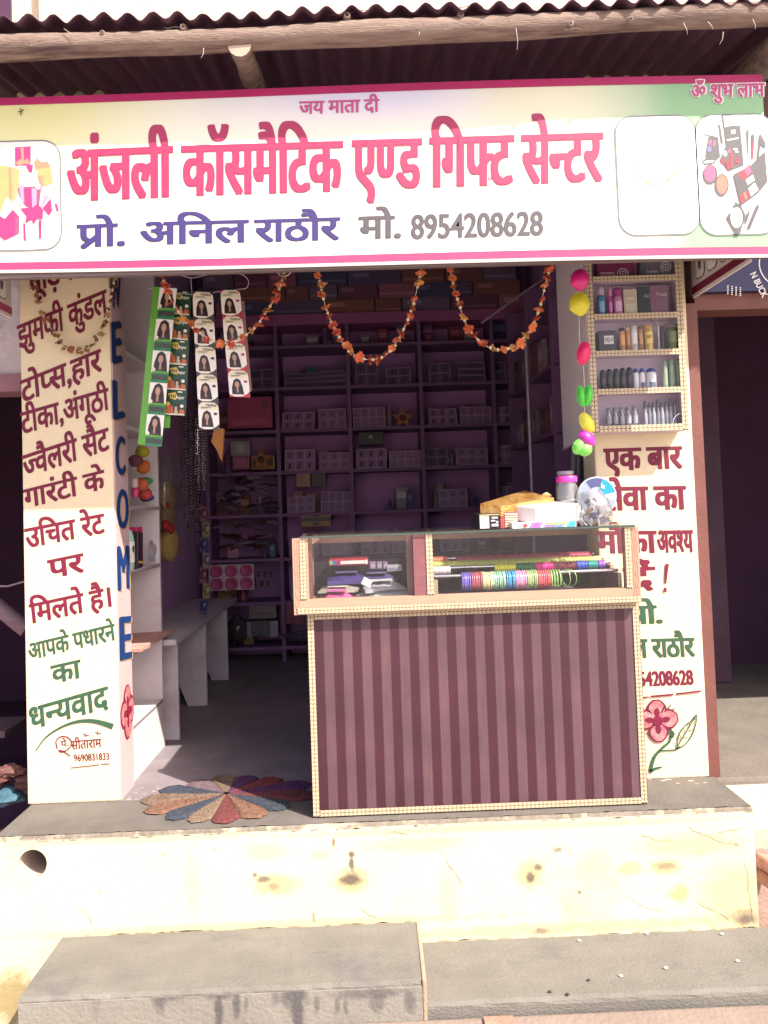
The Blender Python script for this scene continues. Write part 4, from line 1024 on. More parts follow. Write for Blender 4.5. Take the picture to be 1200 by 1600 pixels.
def seg(px0, px1, rod, r_, c, lab):
    a = at(px0, 880, rod.y).x; b = at(px1, 880, rod.y).x; bundle((a, rod.y, rod.z-.008), (b, rod.y, rod.z-.008), r_, c, lab)
seg(772, 805, r1, .017, (.72, .62, .05), 'bright yellow bundle of thin bangles on the second rod')
seg(806, 834, r1, .017, (.02, .16, .06), 'dark green bundle of thin bangles on the second rod')
seg(835, 863, r1, .017, (.62, .02, .20), 'hot pink bundle of thin bangles on the second rod')
seg(864, 899, r1, .016, (.20, .03, .06), 'maroon bundle of thin bangles on the second rod')
seg(900, 917, r1, .017, (.03, .07, .42), 'royal blue bundle of thin bangles on the second rod')
seg(918, 932, r1, .017, (.01, .26, .22), 'sea green bundle of thin bangles on the second rod')
seg(933, 944, r1, .017, (.12, .04, .32), 'violet bundle of thin bangles on the second rod')
seg(676, 703, r1, .015, (.74, .72, .70), 'white paper wrapped bundle at the left end of the second rod')
r2 = rods[2][0]
seg(676, 860, r2, .0175, (.42, .44, .10), 'long olive gold bundle of glitter bangles on the third rod'); seg(862, 938, r2, .0165, (.46, .45, .14), 'shorter olive bundle at the right of the third rod')
r3 = rods[3][0]
seg(676, 700, r3, .018, (.48, .14, .08), 'short orange bundle at the left of the fourth rod'); seg(712, 925, r3, .018, (.32, .04, .08), 'long red bundle of bangles along the fourth rod')

# --- packets in the left bay
M_film = clear('film', (.90, .90, .92), .14, .12, milk=.06)
def packet(px0, px1, py, Y, th, dep, c, lab, rz=0., ry=0., art=None, name='packet', z=None):
    a = at(px0, py, Y); b = at(px1, py, Y); wd = (b.x-a.x); ce = (a+b)/2
    t = thing(name, lab, 'packet', (ce.x, Y+dep/2, ce.z if z is None else z), rot=(0, ry, rz))
    m = MB(); V = []; n = 8
    for j in range(5):
        for i in range(n+1):
            u, v = i/n, j/4; e = min(u, 1-u, v*1.0+.05, 1.05-v)*4; h = th*(min(1, max(.15, e))**.5)*random.uniform(.85, 1.1)
            V.append((wd*(u-.5), dep*(v-.5), h))
    m.add(V, [(j*(n+1)+i, j*(n+1)+i+1, (j+1)*(n+1)+i+1, (j+1)*(n+1)+i) for j in range(4) for i in range(n)], 0, True)
    for j0, st_ in ((0, 1),):
        m.add([(wd*(i/n-.5), -dep/2, 0) for i in range(n+1)]+[V[i] for i in range(n+1)], [(i, i+1, i+n+2, i+n+1) for i in range(n)], 0, True)
    for s_ in (0, n): m.add([(V[j*(n+1)+s_][0], V[j*(n+1)+s_][1], 0) for j in range(5)]+[V[j*(n+1)+s_] for j in range(5)], [(j, j+1, j+6, j+5) for j in range(4)])
    base = Vector(t.location)
    m.v = [v+base for v in m.v]; m.build('sleeve', mat('packet_'+lab[:14], c, .28, .22, 22, .15, 70), t)
    m = MB(); m.flat([base+Vector(p) for p in ((-wd*.3, -dep*.35, th*1.25), (wd*.22, -dep*.4, th*1.25), (wd*.24, dep*.1, th*1.25), (-wd*.28, dep*.15, th*1.25))]); m.build('paper_insert', mat('insert_'+lab[:14], art or tuple(min(.8, q*1.3+.08) for q in c), .3, .3, 60), t)
    return t
zb_ = zc+.0195
def zat(px, py, Y): return at(px, py, Y).z
packet(497, 555, 930, 2.66, .036, .22, (.60, .12, .34), 'pink cellophane packet at the left of the packet heap', .06, z=zb_)
packet(522, 572, 929, 2.65, .012, .08, (.66, .60, .58), 'clear crinkled packet in front of the pink packet', -.15, .03, z=zb_+.001)
packet(560, 648, 920, 2.68, .030, .26, (.60, .64, .60), 'pale grey folder packet with blue print lying on top right', .22, -.05, (.66, .72, .72), z=zb_+.004)
packet(566, 630, 915, 2.74, .030, .2, (.60, .56, .62), 'silver plastic packet under the white tag', .1, -.02, z=zb_+.030)
packet(498, 560, 912, 2.74, .014, .2, (.50, .44, .38), 'beige paper packet on the pink packet', -.05, z=zb_+.034)
packet(508, 575, 900, 2.82, .032, .16, (.07, .045, .20), 'violet plastic packet at the back of the heap', .1, z=zb_+.055)
packet(560, 622, 898, 2.84, .028, .14, (.10, .07, .20), 'dark violet packet behind the silver packet', -.1, z=zb_+.052)
m = MB(); a = at(573, 910, 2.70); m.box(a-Vector((.017, .004, .014)), a+Vector((.017, .004, .014)), rot=Matrix.Rotation(.5, 3, 'Y') @ Matrix.Rotation(-.5, 3, 'X'), bev=.002); tag(m.build('price_tag', M_white), 'white paper tag tilted on the silver packet', 'tag')
def carton(name, lab, lo, hi, c, parts=(), rz=0., cat='box', rough=.4, rx=0., ry=0., wear=.1):
    """small printed carton: lid seam plus printed patches on its front (x, z fractions)"""
    lo = Vector(lo); hi = Vector(hi); ce = Vector(((lo.x+hi.x)/2, (lo.y+hi.y)/2, lo.z))
    t = thing(name, lab, cat, ce, rot=(rx, ry, rz)); d = hi-lo
    m = MB(); m.box(lo, hi, bev=min(d)*.04); m.build('carton', mat('carton_'+'_'.join('%d' % int(q*100) for q in c), c, rough, wear, 18), t)
    fl = MB(); fl.box((lo.x+d.x*.02, lo.y+d.y*.02, hi.z), (hi.x-d.x*.02, hi.y-d.y*.02, hi.z+min(d)*.03)); fl.build('flap', mat('flap_'+'_'.join('%d' % int(q*100) for q in c), tuple(q*.9 for q in c), rough, wear, 18), t)
    for i, (x0, z0, x1, z1, pc) in enumerate(parts):
        m = MB(); y = lo.y-.0012-.0006*i; m.flat([(lo.x+d.x*x0, y, lo.z+d.z*z0), (lo.x+d.x*x1, y, lo.z+d.z*z0), (lo.x+d.x*x1, y, lo.z+d.z*z1), (lo.x+d.x*x0, y, lo.z+d.z*z1)])
        m.build('printed_patch', plain('ink_'+'_'.join('%d' % int(q*100) for q in pc), pc), t)
    return t
a = at(514, 884, 2.90); b = at(575, 874, 2.90)
carton('bindi_box', 'flat red box with a white front and a blue patch behind the packets', (a.x, 2.90, a.z), (b.x, 2.98, b.z+.004), (.42, .03, .05), ((.30, .18, .92, .72, (.72, .70, .66)), (.02, .15, .10, .8, (.30, .42, .20)), (.11, .12, .20, .8, (.05, .14, .50)), (.93, .1, .99, .8, (.75, .72, .6))))
a = at(605, 893, 2.93); b = at(628, 883, 2.93); carton('small_carton', 'small pale carton at the back right of the packet bay', (a.x, 2.93, a.z), (b.x, 2.97, b.z), (.55, .48, .50), ((.1, .2, .6, .6, (.3, .25, .4)),))
for i, (x0, x1) in enumerate(((578, 587), (589, 597), (599, 606))):
    a = at(x0, 889, 2.95); b = at(x1, 878, 2.95); carton('small_carton', ['left', 'middle', 'right'][i]+' one of three tiny mauve cartons behind the silver packet', (a.x, 2.95, a.z), (b.x, 2.98, b.z), (.32, .22, .34), ((.2, .2, .8, .7, (.5, .4, .5)),))

# --- things standing on the glass
ZG = ZT+.0005
def gx(px, Y, py=800): return at(px, py, Y).x
# shade carton in black with three white bars
a = gx(748, 2.66); b = gx(780, 2.66)
t = carton('dye_box', 'black carton with three white bars lying at the left end of the counter top', (a, 2.66, ZG), (b, 2.85, ZG+.052), (.028, .024, .028), ((.04, .06, .18, .88, (.72, .71, .70)), (.20, .06, .33, .88, (.72, .71, .70)), (.35, .06, .48, .88, (.72, .71, .70)), (.02, .92, .98, .97, (.5, .4, .2)), (.62, .70, .90, .80, (.6, .6, .6)), (.58, .50, .78, .60, (.5, .5, .5)), (.82, .42, .92, .52, (.6, .6, .6)), (.60, .18, .92, .34, (.55, .55, .55))), rz=.0)
a = gx(781, 2.67); b = gx(808, 2.67)
carton('ribbed_box', 'maroon carton with wavy cream ribs beside the black carton', (a, 2.67, ZG), (b, 2.84, ZG+.056), (.30, .07, .08), tuple((.28, .08+.15*k, .99, .17+.15*k, (.70, .52, .34)) for k in range(6)))
# gold foil box, tilted
def skewbox(name, lab, P4, th, mt, top=None, cat='box', fold=True):
    """flat carton given by its four base corners (front left, front right, back right, back left) and thickness"""
    P4 = [Vector(p) for p in P4]; ce = sum(P4, Vector())/4; t = thing(name, lab, cat, ce)
    m = MB(); m.prism(P4[::-1], (0, 0, th)); m.build('carton', mt, t)
    if top:
        m = MB(); q = [ce+(p-ce)*.985+Vector((0, 0, th+.0012)) for p in P4]; m.flat(q[::-1] if False else q); m.build('lid_print', top, t)
    return t
M_gold = mat('gold_foil', (.42, .17, .03), .32, .3, 22, .8, 40, metal=.65, col2=(.80, .54, .22))
A = at(750, 803, 2.68); 
g_ = skewbox('gold_box', 'shiny gold foil box tilted up on the cartons', [at(751, 803, 2.70), at(783, 807, 2.665), at(866, 793, 2.78), at(820, 781, 2.90)], .036, M_gold)
m = MB(); ce = Vector(g_.location)
for k in range(5):
    p = at(835+k*5, 786-k*2, 2.80); m.blob(p+Vector((0, 0, .012)), .009, jit=.5, sc=(1.8, 1, .7), sub=1, smooth=False)
m.build('crumpled_foil', mat('foil_dark', (.30, .16, .08), .3, .5, 60, metal=.6, col2=(.9, .7, .4)), g_)
m = MB()
P = [at(783, 806, 2.664), at(866, 793, 2.778)]
for k in range(2): m.tube([P[0]+Vector((0, -.001, .006+k*.011)), P[1]+Vector((0, -.001, .006+k*.011))], .0013, 5)
m.build('ribbed_edge', mat('gold_rib', (.60, .36, .08), .25, .3, 30, metal=.7), g_)
# white box, tilted
wb = skewbox('white_box', 'plain white carton leaning on the patterned carton', [at(806, 813, 2.70), at(838, 817, 2.645), at(908, 813, 2.70), at(900, 800, 2.86)], .050, mat('white_card', (.66, .63, .61), .5, .05, 10))
m = MB()
for (px, py) in ((847, 803), (856, 790), (864, 806), (883, 797), (894, 801)): p = at(px, py, 2.645); m.blob(p, .0016, sub=1)
m.build('insect_speck', plain('speck2', (.12, .08, .08)), wb)
a = gx(799, 2.625); b = gx(899, 2.625); zt_b = at(850, 815, 2.625).z
bt = thing('incense_box', 'slim carton with blue and magenta slanting stripes on the counter front edge', 'box', ((a+b)/2, 2.65, ZG))
m = MB(); m.box((a, 2.62, ZG), (b, 2.68, zt_b), bev=.001); m.build('carton', mat('carton_lav', (.62, .58, .62), .35, .06, 12), bt)
m = MB(); y = 2.6188; h = zt_b-ZG; x1_ = gx(828, 2.62); wS = b-x1_; cl = [(.10, .32, .55), (.05, .42, .62), (.30, .16, .42), (.52, .10, .36), (.20, .18, .45), (.62, .55, .66)]
for k in range(16):
    u0 = x1_+wS*k/16; u1 = x1_+wS*(k+1)/16; ci_ = [4, 3, 3, 2, 5, 2, 4, 2, 4, 0, 4, 0, 5, 1, 1, 1][k]
    cl0 = lambda v: min(max(v, x1_-.006), b)
    m.flat([(cl0(u0-.006), y, ZG+h*.04+.0), (cl0(u1-.006), y, ZG+h*.04), (cl0(u1+.006), y, ZG+h*.96), (cl0(u0+.006), y, ZG+h*.96)], ci_)
m.build('printed_stripes', [plain('stripe%d' % k, c) for k, c in enumerate(cl)], bt)
m = MB(); V, F = raw('BRADHEAT', .03); x1 = max(v[0] for v in V); u0 = gx(852, 2.62); u1 = gx(887, 2.62)
m.add([Vector((u1-(u1-u0)*v[0]/x1, y-.0015, zt_b-h*.12-h*.45*v[1]/.7)) for v in V], F); m.build('lettering', plain('letter_yellow', (.75, .62, .12)), bt)
m = MB(); c = Vector((gx(820, 2.62), y-.001, ZG+h*.45)); m.flat([c+Vector((.007*math.cos(t), 0, .007*math.sin(t))) for t in [i*.5 for i in range(12)]]); m.build('round_mark', plain('mark_red', (.30, .05, .07)), bt)
# jar with a pink lid
YJ = 2.80; c = at(887, 790, YJ); rj = .040; zj0 = ZG; zl = at(886, 752, YJ).z
jar = thing('plastic_jar', 'clear plastic jar with a pink screw lid on the counter', 'jar', (c.x, YJ, ZG))
m = MB(); m.lathe([(rj*.8, zj0), (rj, zj0+.012), (rj*.97, zj0+.03), (rj*1.0, zj0+.04), (rj*.97, zj0+.055), (rj*1.0, zl-.03), (rj*.8, zl-.006), (rj*.8, zl)], (c.x, YJ, 0), 22); m.build('jar_body', clear('jar_plastic', (.86, .86, .88), .22, .05, milk=.10), jar)
m = MB(); m.lathe([(rj*.93, zl-.004), (rj*.95, zl+.0), (rj*.95, zl+.016), (rj*.88, zl+.019)], (c.x, YJ, 0), 26); m.build('lid', plain('lid_pink', (.66, .05, .36), .35), jar)
m = MB(); m.lathe([(rj*.86, zj0+.004), (rj*.9, zj0+.02), (rj*.86, zj0+.035), (.001, zj0+.04)], (c.x, YJ, 0), 16); m.build('sweets', mat('sweet_red', (.55, .08, .12), .4, .4, 90), jar)
q = at(883, 740, 2.90); jar2 = thing('plastic_jar', 'second clear plastic jar standing behind the pink lidded jar', 'jar', (q.x, 2.90, ZG))
m = MB(); zz = at(883, 742, 2.9).z; m.lathe([(.035, ZG), (.037, ZG+.02), (.037, zz-.015), (.028, zz)], (q.x, 2.90, 0), 20); m.build('jar_body', clear('jar_plastic'), jar2)
m = MB(); m.lathe([(.030, zz), (.031, zz+.012), (.028, zz+.014)], (q.x, 2.90, 0), 20); m.build('lid', plain('lid_clear', (.42, .36, .42), .4), jar2)
# round blue lid of a sweet tub behind the bag
c = at(932, 776, 2.76); rr_ = .072
tub = thing('round_tub_lid', 'round blue and white plastic lid standing on edge behind the sachet bag', 'lid', (c.x, 2.76, ZG))
m = MB(); m.lathe([(rr_*.96, -.006), (rr_, -.003), (rr_, .003), (rr_*.97, .006)], c, 36, axis='Y'); m.build('rim', plain('rim_white', (.42, .44, .52), .3), tub)
m = MB(); y = c.y-.0075
def arcpoly(a0, a1, r0_, r1_, n=14): return [Vector((c.x+r_*math.cos(R(a)), y, c.z+r_*math.sin(R(a)))) for r_, seq in ((r1_, range(n+1)), (r0_, range(n, -1, -1))) for a in [a0+(a1-a0)*k/n for k in seq]]
m.flat([Vector((c.x+rr_*.94*math.cos(t), y+.0005, c.z+rr_*.94*math.sin(t))) for t in [i*.2 for i in range(32)]], 0)
m.flat(arcpoly(12, 68, rr_*.38, rr_*.93), 1); m.flat(arcpoly(-12, 11, rr_*.4, rr_*.93), 2); m.flat(arcpoly(70, 125, rr_*.5, rr_*.93), 3)
m.build('printed_face', [plain('tl_grey', (.24, .28, .36)), plain('tl_blue', (.01, .24, .42)), M_white, plain('tl_dark', (.06, .07, .18))], tub)
m = MB(); V, F = raw('is', .03); a = at(938, 762, c.y); m.add([Vector((a.x+v[0]*.022, y-.0015, a.z+v[1]*.026-v[0]*.008)) for v in V], F); m.build('lettering', M_white, tub)
# clear bag of sachets
c = at(933, 800, 2.66)
bag = thing('sachet_bag', 'clear plastic bag full of small silver sachets at the counter end', 'bag', (c.x, 2.68, ZG))
m = MB(); V = []; nn = 22; hts = [0, .015, .04, .065, .09, .11, .122]; wds = [.055, .066, .068, .066, .058, .045, .04]; dps = [.03, .042, .045, .042, .03, .012, .004]
for h, wq, dq in zip(hts, wds, dps):
    for j in range(nn):
        th = 2*math.pi*j/nn; k = 1+random.uniform(-.08, .08); V.append((c.x-.004+wq*k*math.cos(th)*.9-(.018 if h > .1 else 0), 2.68+dq*k*math.sin(th), ZG+h+random.uniform(-.003, .003)+(.010*math.cos(th) if h > .1 else 0)))
m.add(V, [(i*nn+j, i*nn+(j+1) % nn, (i+1)*nn+(j+1) % nn, (i+1)*nn+j) for i in range(len(hts)-1) for j in range(nn)], 0, True); m.build('film_bag', M_film, bag)
sc_ = [plain('sachet_silver', (.36, .36, .38), .25, .5), plain('sachet_white', (.55, .52, .52)), plain('sachet_blue', (.02, .03, .14)), plain('sachet_peach', (.36, .22, .17)), plain('sachet_gold', (.36, .23, .07), .3, .4), plain('sachet_dark', (.05, .045, .055))]
for i in range(46):
    m = MB(); h = random.uniform(.006, .092); lim = .046*(1-(h/.14)**2); p = Vector((c.x+random.uniform(-lim, lim), 2.68+random.uniform(-.03, .018), ZG+h))
    rot = Matrix.Rotation(random.uniform(-1.5, 1.5), 3, 'Y') @ Matrix.Rotation(random.uniform(-.8, .8), 3, 'X') @ Matrix.Rotation(random.uniform(-.6, .6), 3, 'Z')
    a, b = random.uniform(.008, .015), random.uniform(.006, .010)
    m.add([p+rot @ Vector(q) for q in ((-a, 0, -b), (0, -.003, -b), (a, 0, -b*.9), (a, 0, b), (0, -.004, b*.9), (-a, 0, b))], [(0, 1, 4, 5), (1, 2, 3, 4)])
    tag(m.build('sachet', sc_[2] if (i % 7 == 0) else sc_[random.choice((0, 0, 0, 1, 1, 3, 4, 5))]), 'small shiny sachet inside the clear bag at the counter end', 'sachet', 'sachets in the clear bag')

# ================================================================== GARLANDS
M_or = [mat('petal_orange%d' % i, c, .8, .25, 40) for i, c in enumerate(((.46, .085, .03), (.50, .13, .045), (.40, .055, .035), (.52, .23, .07)))]
M_bead = plain('bead_straw', (.60, .46, .26)); M_dry = [mat('petal_dry%d' % i, c, .9, .25, 40) for i, c in enumerate(((.24, .085, .05), (.28, .14, .06), (.20, .06, .05), (.30, .18, .08)))]
M_thread = plain('thread', (.70, .66, .60))
def bloom_mesh(seed, r_):
    """small cloth marigold: three whorls of notched petals"""
    rnd = random.Random(seed); m = MB()
    for ring, (n, rr, lift) in enumerate(((7, 1.0, -.25), (6, .8, .05), (5, .5, .30))):
        for k in range(n):
            a = 2*math.pi*k/n+rnd.uniform(-.25, .25); L_ = r_*rr*rnd.uniform(.8, 1.15); wd = r_*.36*rnd.uniform(.8, 1.2); z = r_*(lift+rnd.uniform(-.15, .15))
            d = Vector((math.cos(a), math.sin(a), 0)); s_ = Vector((-d.y, d.x, 0)); up_ = Vector((0, 0, 1))
            p = [up_*r_*.05, d*L_*.55+s_*wd+up_*z*.6, d*L_+s_*wd*.55+up_*(z-.1*r_), d*L_*.9+up_*z, d*L_-s_*wd*.55+up_*(z+.08*r_), d*L_*.55-s_*wd+up_*z*.6]
            m.add(p, [(0, 1, 2, 3), (0, 3, 4, 5)])
    return m
def meshdata(mb, mt, nm):
    o = mb.build(nm, mt); d = o.data; bpy.data.objects.remove(o); return d
BLM = [[meshdata(bloom_mesh(i*5+j, .0155), mset[j], 'blossom') for i in range(3) for j in range(4)] for mset in (M_or, M_dry)]
bb = MB(); bb.blob((0, 0, 0), .0065, sub=1, sc=(1, 1, 1.25)); BEAD = meshdata(bb, M_bead, 'bead')
def garland(pts, label, dry=0, gap=.0150, sz=1.0, seed=1):
    rnd = random.Random(seed); c = curve(pts, 40); base = c[0]
    t = thing('flower_garland', label, 'garland', base, 'orange flower garlands under the sign')
    m = MB(); m.tube(c[::4]+[c[-1]], .0011, 5); m.build('string', M_thread, t)
    acc = 0; nxt = .004; k = 0
    for i in range(1, len(c)):
        d = (c[i]-c[i-1]).length; acc += d
        if acc >= nxt:
            tang = (c[i]-c[i-1]).normalized(); q = tang.to_track_quat('Z', 'X').to_euler(); k += 1
            ob = bpy.data.objects.new('blossom' if k % 2 else 'bead', rnd.choice(BLM[dry]) if k % 2 else BEAD); COL.objects.link(ob); ob.parent = t
            j = Vector((rnd.uniform(-1, 1), rnd.uniform(-1, 1), rnd.uniform(-1, 1)))*(.004 if k % 2 else .0015)
            ob.location = c[i]-base+j; ob.rotation_euler = (q.x+rnd.uniform(-.5, .5), q.y+rnd.uniform(-.5, .5), q.z+rnd.uniform(-3, 3))
            s_ = sz*rnd.uniform(.9, 1.4) if k % 2 else sz*rnd.uniform(.8, 1.1); ob.scale = (s_, s_, s_)
            nxt = acc+gap*rnd.uniform(.75, 1.25)+(gap*1.4 if rnd.random() < .06 else 0)
def gp(l, Y): return [at(x, y, Y) for x, y in l]
garland(gp(((250, 405), (256, 440), (268, 470), (290, 500), (318, 524), (345, 537), (372, 530), (398, 512), (420, 482), (437, 450), (448, 405)), 2.66), 'orange flower garland crossing in front of the hanging sachet strips', seed=2)
garland(gp(((492, 400), (500, 440), (509, 480), (522, 512), (538, 540), (556, 556), (575, 562), (597, 558), (616, 540), (634, 508), (647, 470), (655, 435), (661, 400)), 2.66), 'orange flower garland looped in the middle of the doorway', seed=3)
garland(gp(((701, 395), (707, 440), (717, 475), (728, 505), (744, 528), (764, 543), (785, 546), (806, 540), (824, 522), (838, 495), (848, 462), (858, 420), (861, 392)), 2.66), 'orange flower garland nearest the white wall cabinet', seed=4)
garland(gp(((52, 412), (58, 470), (72, 500), (88, 525), (100, 541), (118, 549), (138, 543), (152, 528), (162, 508), (168, 486), (176, 455), (182, 420)), 2.832), 'dull faded flower garland hanging against the left cream pillar', dry=1, sz=.85, gap=.0125, seed=5)
m = MB(); m.tube(curve(gp(((428, 414), (436, 428), (448, 431), (458, 420), (462, 408)), 2.655), 8), .0016, 5); tag(m.build('string_loop', M_thread), 'pale loop of string tied at the top of a garland', 'string')

# ================================================================== SACHET STRIPS
wire = thing('wire_hanger', 'thin bent wire hanger under the sign holding the sachet strips', 'hanger', at(320, 440, 2.86))
m = MB(); m.tube(curve(gp(((268, 424), (298, 434), (330, 428), (372, 427), (388, 438), (385, 450), (372, 452), (340, 456), (298, 460), (232, 450)), 2.86), 8), .0013, 5); m.build('wire', plain('wire_pale', (.55, .50, .52), .3), wire)
m = MB(); m.tube(gp(((298, 434), (300, 458)), 2.86), .0012, 5); m.tube(gp(((268, 424), (262, 395)), 2.86), .0012, 5); m.build('wire_hook', plain('wire_pale', (.5, .5, .5)), wire)
def foil(nm, c, rough=.3): return mat(nm, c, .3, .08, 25, .35, 45, spec=.6)
def strip(label, tl, tr, bl, br, Y, n, style, first=.0):
    """a hanging strip of n sachets; pixel corners at depth Y"""
    TL, TR, BL_, BR_ = (at(*p, Y) for p in (tl, tr, bl, br)); t = thing('sachet_strip', label, 'sachet strip', (TL+TR)/2, 'sachet strips on the wire hanger')
    def P(u, v, d=0): return TL.lerp(TR, u).lerp(BL_.lerp(BR_, u), v)+Vector((0, -d-.006*math.sin(v*n*math.pi) ** 2*0-.004*math.sin(v*5), 0))
    C = dict(cream=foil('sk_cream', (.72, .66, .52)), white=foil('sk_white', (.76, .72, .70)), hair=foil('sk_hair', (.022, .010, .014)), face=foil('sk_face', (.42, .25, .20)), coat=foil('sk_coat', (.05, .03, .035)), red=foil('sk_red', (.38, .03, .06)), dark=foil('sk_dark', (.05, .05, .05)), lime=foil('sk_lime', (.10, .32, .035)), green=foil('sk_green', (.02, .20, .09)), deep=foil('sk_deep', (.012, .06, .035)), gold=foil('sk_gold', (.72, .50, .10), .3), orange=foil('sk_orange', (.50, .13, .05)), skin=foil('sk_skin', (.55, .38, .27)))
    for i in range(n):
        v0 = i/n; h = 1/n; L = [0]
        names = list(C); mt = [C[k] for k in names]; m = MB()
        def quad(u0, a0, u1, a1, c, m=m):
            L[0] += 1; d = .0012+.00035*L[0]; m.flat([P(u0, v0+h*a1, d), P(u1, v0+h*a1, d), P(u1, v0+h*a0, d), P(u0, v0+h*a0, d)], names.index(c))
        def poly(pts, c, m=m):
            L[0] += 1; d = .0012+.00035*L[0]; m.flat([P(u, v0+h*a, d) for u, a in pts], names.index(c))
        def oval(cu, ca, ru, ra, c, k=12): poly([(cu+ru*math.cos(2*math.pi*q/k), ca+ra*math.sin(2*math.pi*q/k)) for q in range(k)], c)
        # pillow shaped packet body
        b = MB(); V = []; K = 6
        for j in range(K+1):
            for q in range(5):
                u = q/4; v = j/K; pu = (4*u*(1-u))**.5*(4*v*(1-v))**.5; V.append(P(u, v0+h*v, .0004)+Vector((0, .010*pu+.001, 0)))
        b.add(V, [(j*5+q, j*5+q+1, j*5+q+6, j*5+q+5) for j in range(K) for q in range(4)], 0, True)
        base_c = dict(lady='green', henna='deep', dark='dark', red='red')[style]
        b.add([P(0, v0, 0), P(1, v0, 0), P(1, v0+h, 0), P(0, v0+h, 0)], [(3, 2, 1, 0)], 0)
        sk = b.build('sachet', C[base_c], t)
        def portrait(cu, ca, su, sa):
            poly([(cu-su*.95, ca+sa*1.0), (cu-su*.9, ca+sa*.1), (cu-su*.55, ca-sa*.75), (cu, ca-sa), (cu+su*.55, ca-sa*.75), (cu+su*.85, ca+sa*.1), (cu+su*1.0, ca+sa*1.0)], 'hair')
            poly([(cu-su*.6, ca+sa), (cu-su*.3, ca+sa*.35), (cu+su*.25, ca+sa*.35), (cu+su*.6, ca+sa)], 'coat')
            poly([(cu-su*.14, ca+sa*.75), (cu-su*.16, ca+sa*.1), (cu+su*.12, ca+sa*.1), (cu+su*.08, ca+sa*.75)], 'face')
            oval(cu-su*.03, ca-sa*.22, su*.36, sa*.40, 'face')
        if style == 'lady':
            quad(0, 0, .30, 1, 'lime'); quad(.27, .02, 1.0, .72, 'white'); portrait(.64, .36, .30, .33); quad(.32, .66, 1, .72, 'lime'); quad(.34, .78, .96, .92, 'dark'); oval(.38, .62, .07, .06, 'cream')
        elif style == 'henna':
            poly([(.18, .14), (.50, .08), (.62, .26), (.52, .38), (.26, .32)], 'gold'); quad(.60, .03, .80, .08, 'white')
            for k in range(4): quad(.24+.08*k, .17, .28+.08*k, .30, 'deep')
            poly([(.05, .98), (.08, .62), (.26, .55), (.42, .66), (.48, .98)], 'orange'); oval(.20, .55, .10, .08, 'gold'); oval(.56, .72, .06, .12, 'skin'); oval(.55, .60, .07, .05, 'hair'); quad(.50, .80, .66, .98, 'skin'); poly([(.70, .96), (.74, .74), (.92, .76), (.96, .96)], 'orange'); oval(.82, .62, .08, .07, 'white'); quad(.05, .93, .95, .985, 'cream')
        else:
            c2 = 'dark' if style == 'dark' else 'red'
            poly([(0, .30), (.02, .12), (.2, .01), (.8, .01), (.98, .12), (1, .30)], 'cream'); quad(0, .28, 1, .66, 'white'); poly([(0, .64), (1, .64), (1, .78), (.85, .88), (.60, .97), (.25, .98), (0, .90)], 'white')
            portrait(.42, .60, .30, .30); oval(.84, .42, .09, .05, c2)
            quad(.14, .19, .62, .205, 'coat'); quad(.14, .225, .5, .235, 'coat')
        m.build('printed_face', mt, sk)
        tm = MB(); word, u0, u1, a0, a1 = ('nupur', .56, .92, .34, .20) if style == 'henna' else ('Nisha', .40, .90, .155, .065)
        if style != 'lady':
            V_, F_ = raw(word, .015); x1 = max(q[0] for q in V_); tm.add([P(u0+(u1-u0)*q[0]/x1, v0+h*(a0+(a1-a0)*q[1]/.7), .0016+.00035*(L[0]+1)) for q in V_], F_); tm.build('lettering', C['white' if style == 'henna' else 'dark'], sk)
    return t
strip('green sachet strip with a long haired woman on each packet, leftmost', (240, 448), (277, 450), (215, 694), (252, 698), 2.84, 5, 'lady')
strip('dark green henna sachet strip with gold leaf print', (265, 452), (300, 456), (254, 648), (290, 650), 2.87, 5, 'henna')
strip('cream and black hair colour strip with five portraits', (301, 455), (333, 457), (311, 671), (343, 672), 2.85, 5, 'dark')
strip('cream and red hair colour strip with portraits, shorter and rightmost', (344, 453), (375, 453), (359, 620), (391, 621), 2.85, 4, 'red')
m = MB(); m.prism(gp(((250, 650), (266, 648), (265, 668), (248, 670)), 2.88), (0, .006, 0)); tag(m.build('empty_sachet', plain('sk_lime2', (.14, .42, .06))), 'torn lime green sachet end below the henna strip', 'sachet')
m = MB(); q = gp(((377, 470), (381, 470), (393, 610), (388, 614)), 2.87); m.prism(q, (0, .01, 0)); tag(m.build('sachet_edge', plain('sk_red2', (.34, .20, .18))), 'narrow sachet strip seen edge on behind the cream and red strip', 'sachet strip')

# ================================================================== WALL CABINET
KY = 2.775
c0 = at(925, 660, KY); c1 = at(1076, 664, KY); KX0, KX1 = c0.x-.001, c1.x; KZ0 = at(1000, 674, KY).z; KZ1 = 1.99
cab = thing('wall_cabinet', 'white wall cabinet with braided trim and glass shelves of cosmetics on the right pillar', 'cabinet', ((KX0+KX1)/2, 2.82, KZ0))
M_cabw = mat('cabinet_white', (.56, .46, .56), .6, .06, 6)
m = MB(); m.box((KX0, KY+.075, KZ0), (KX1, PY-.002, KZ1)); m.box((KX0, KY, KZ0), (KX0+.014, KY+.0745, KZ1)); m.box((KX1-.014, KY, KZ0), (KX1, KY+.0745, KZ1)); m.box((KX0+.0145, KY, KZ0), (KX1-.0145, KY+.0745, KZ0+.014)); m.box((KX0+.0145, KY, KZ1-.014), (KX1-.0145, KY+.0745, KZ1)); m.build('case', M_cabw, cab)
shz = []
m = MB(); br = MB(); f = (0, -1, 0); Wb = .024
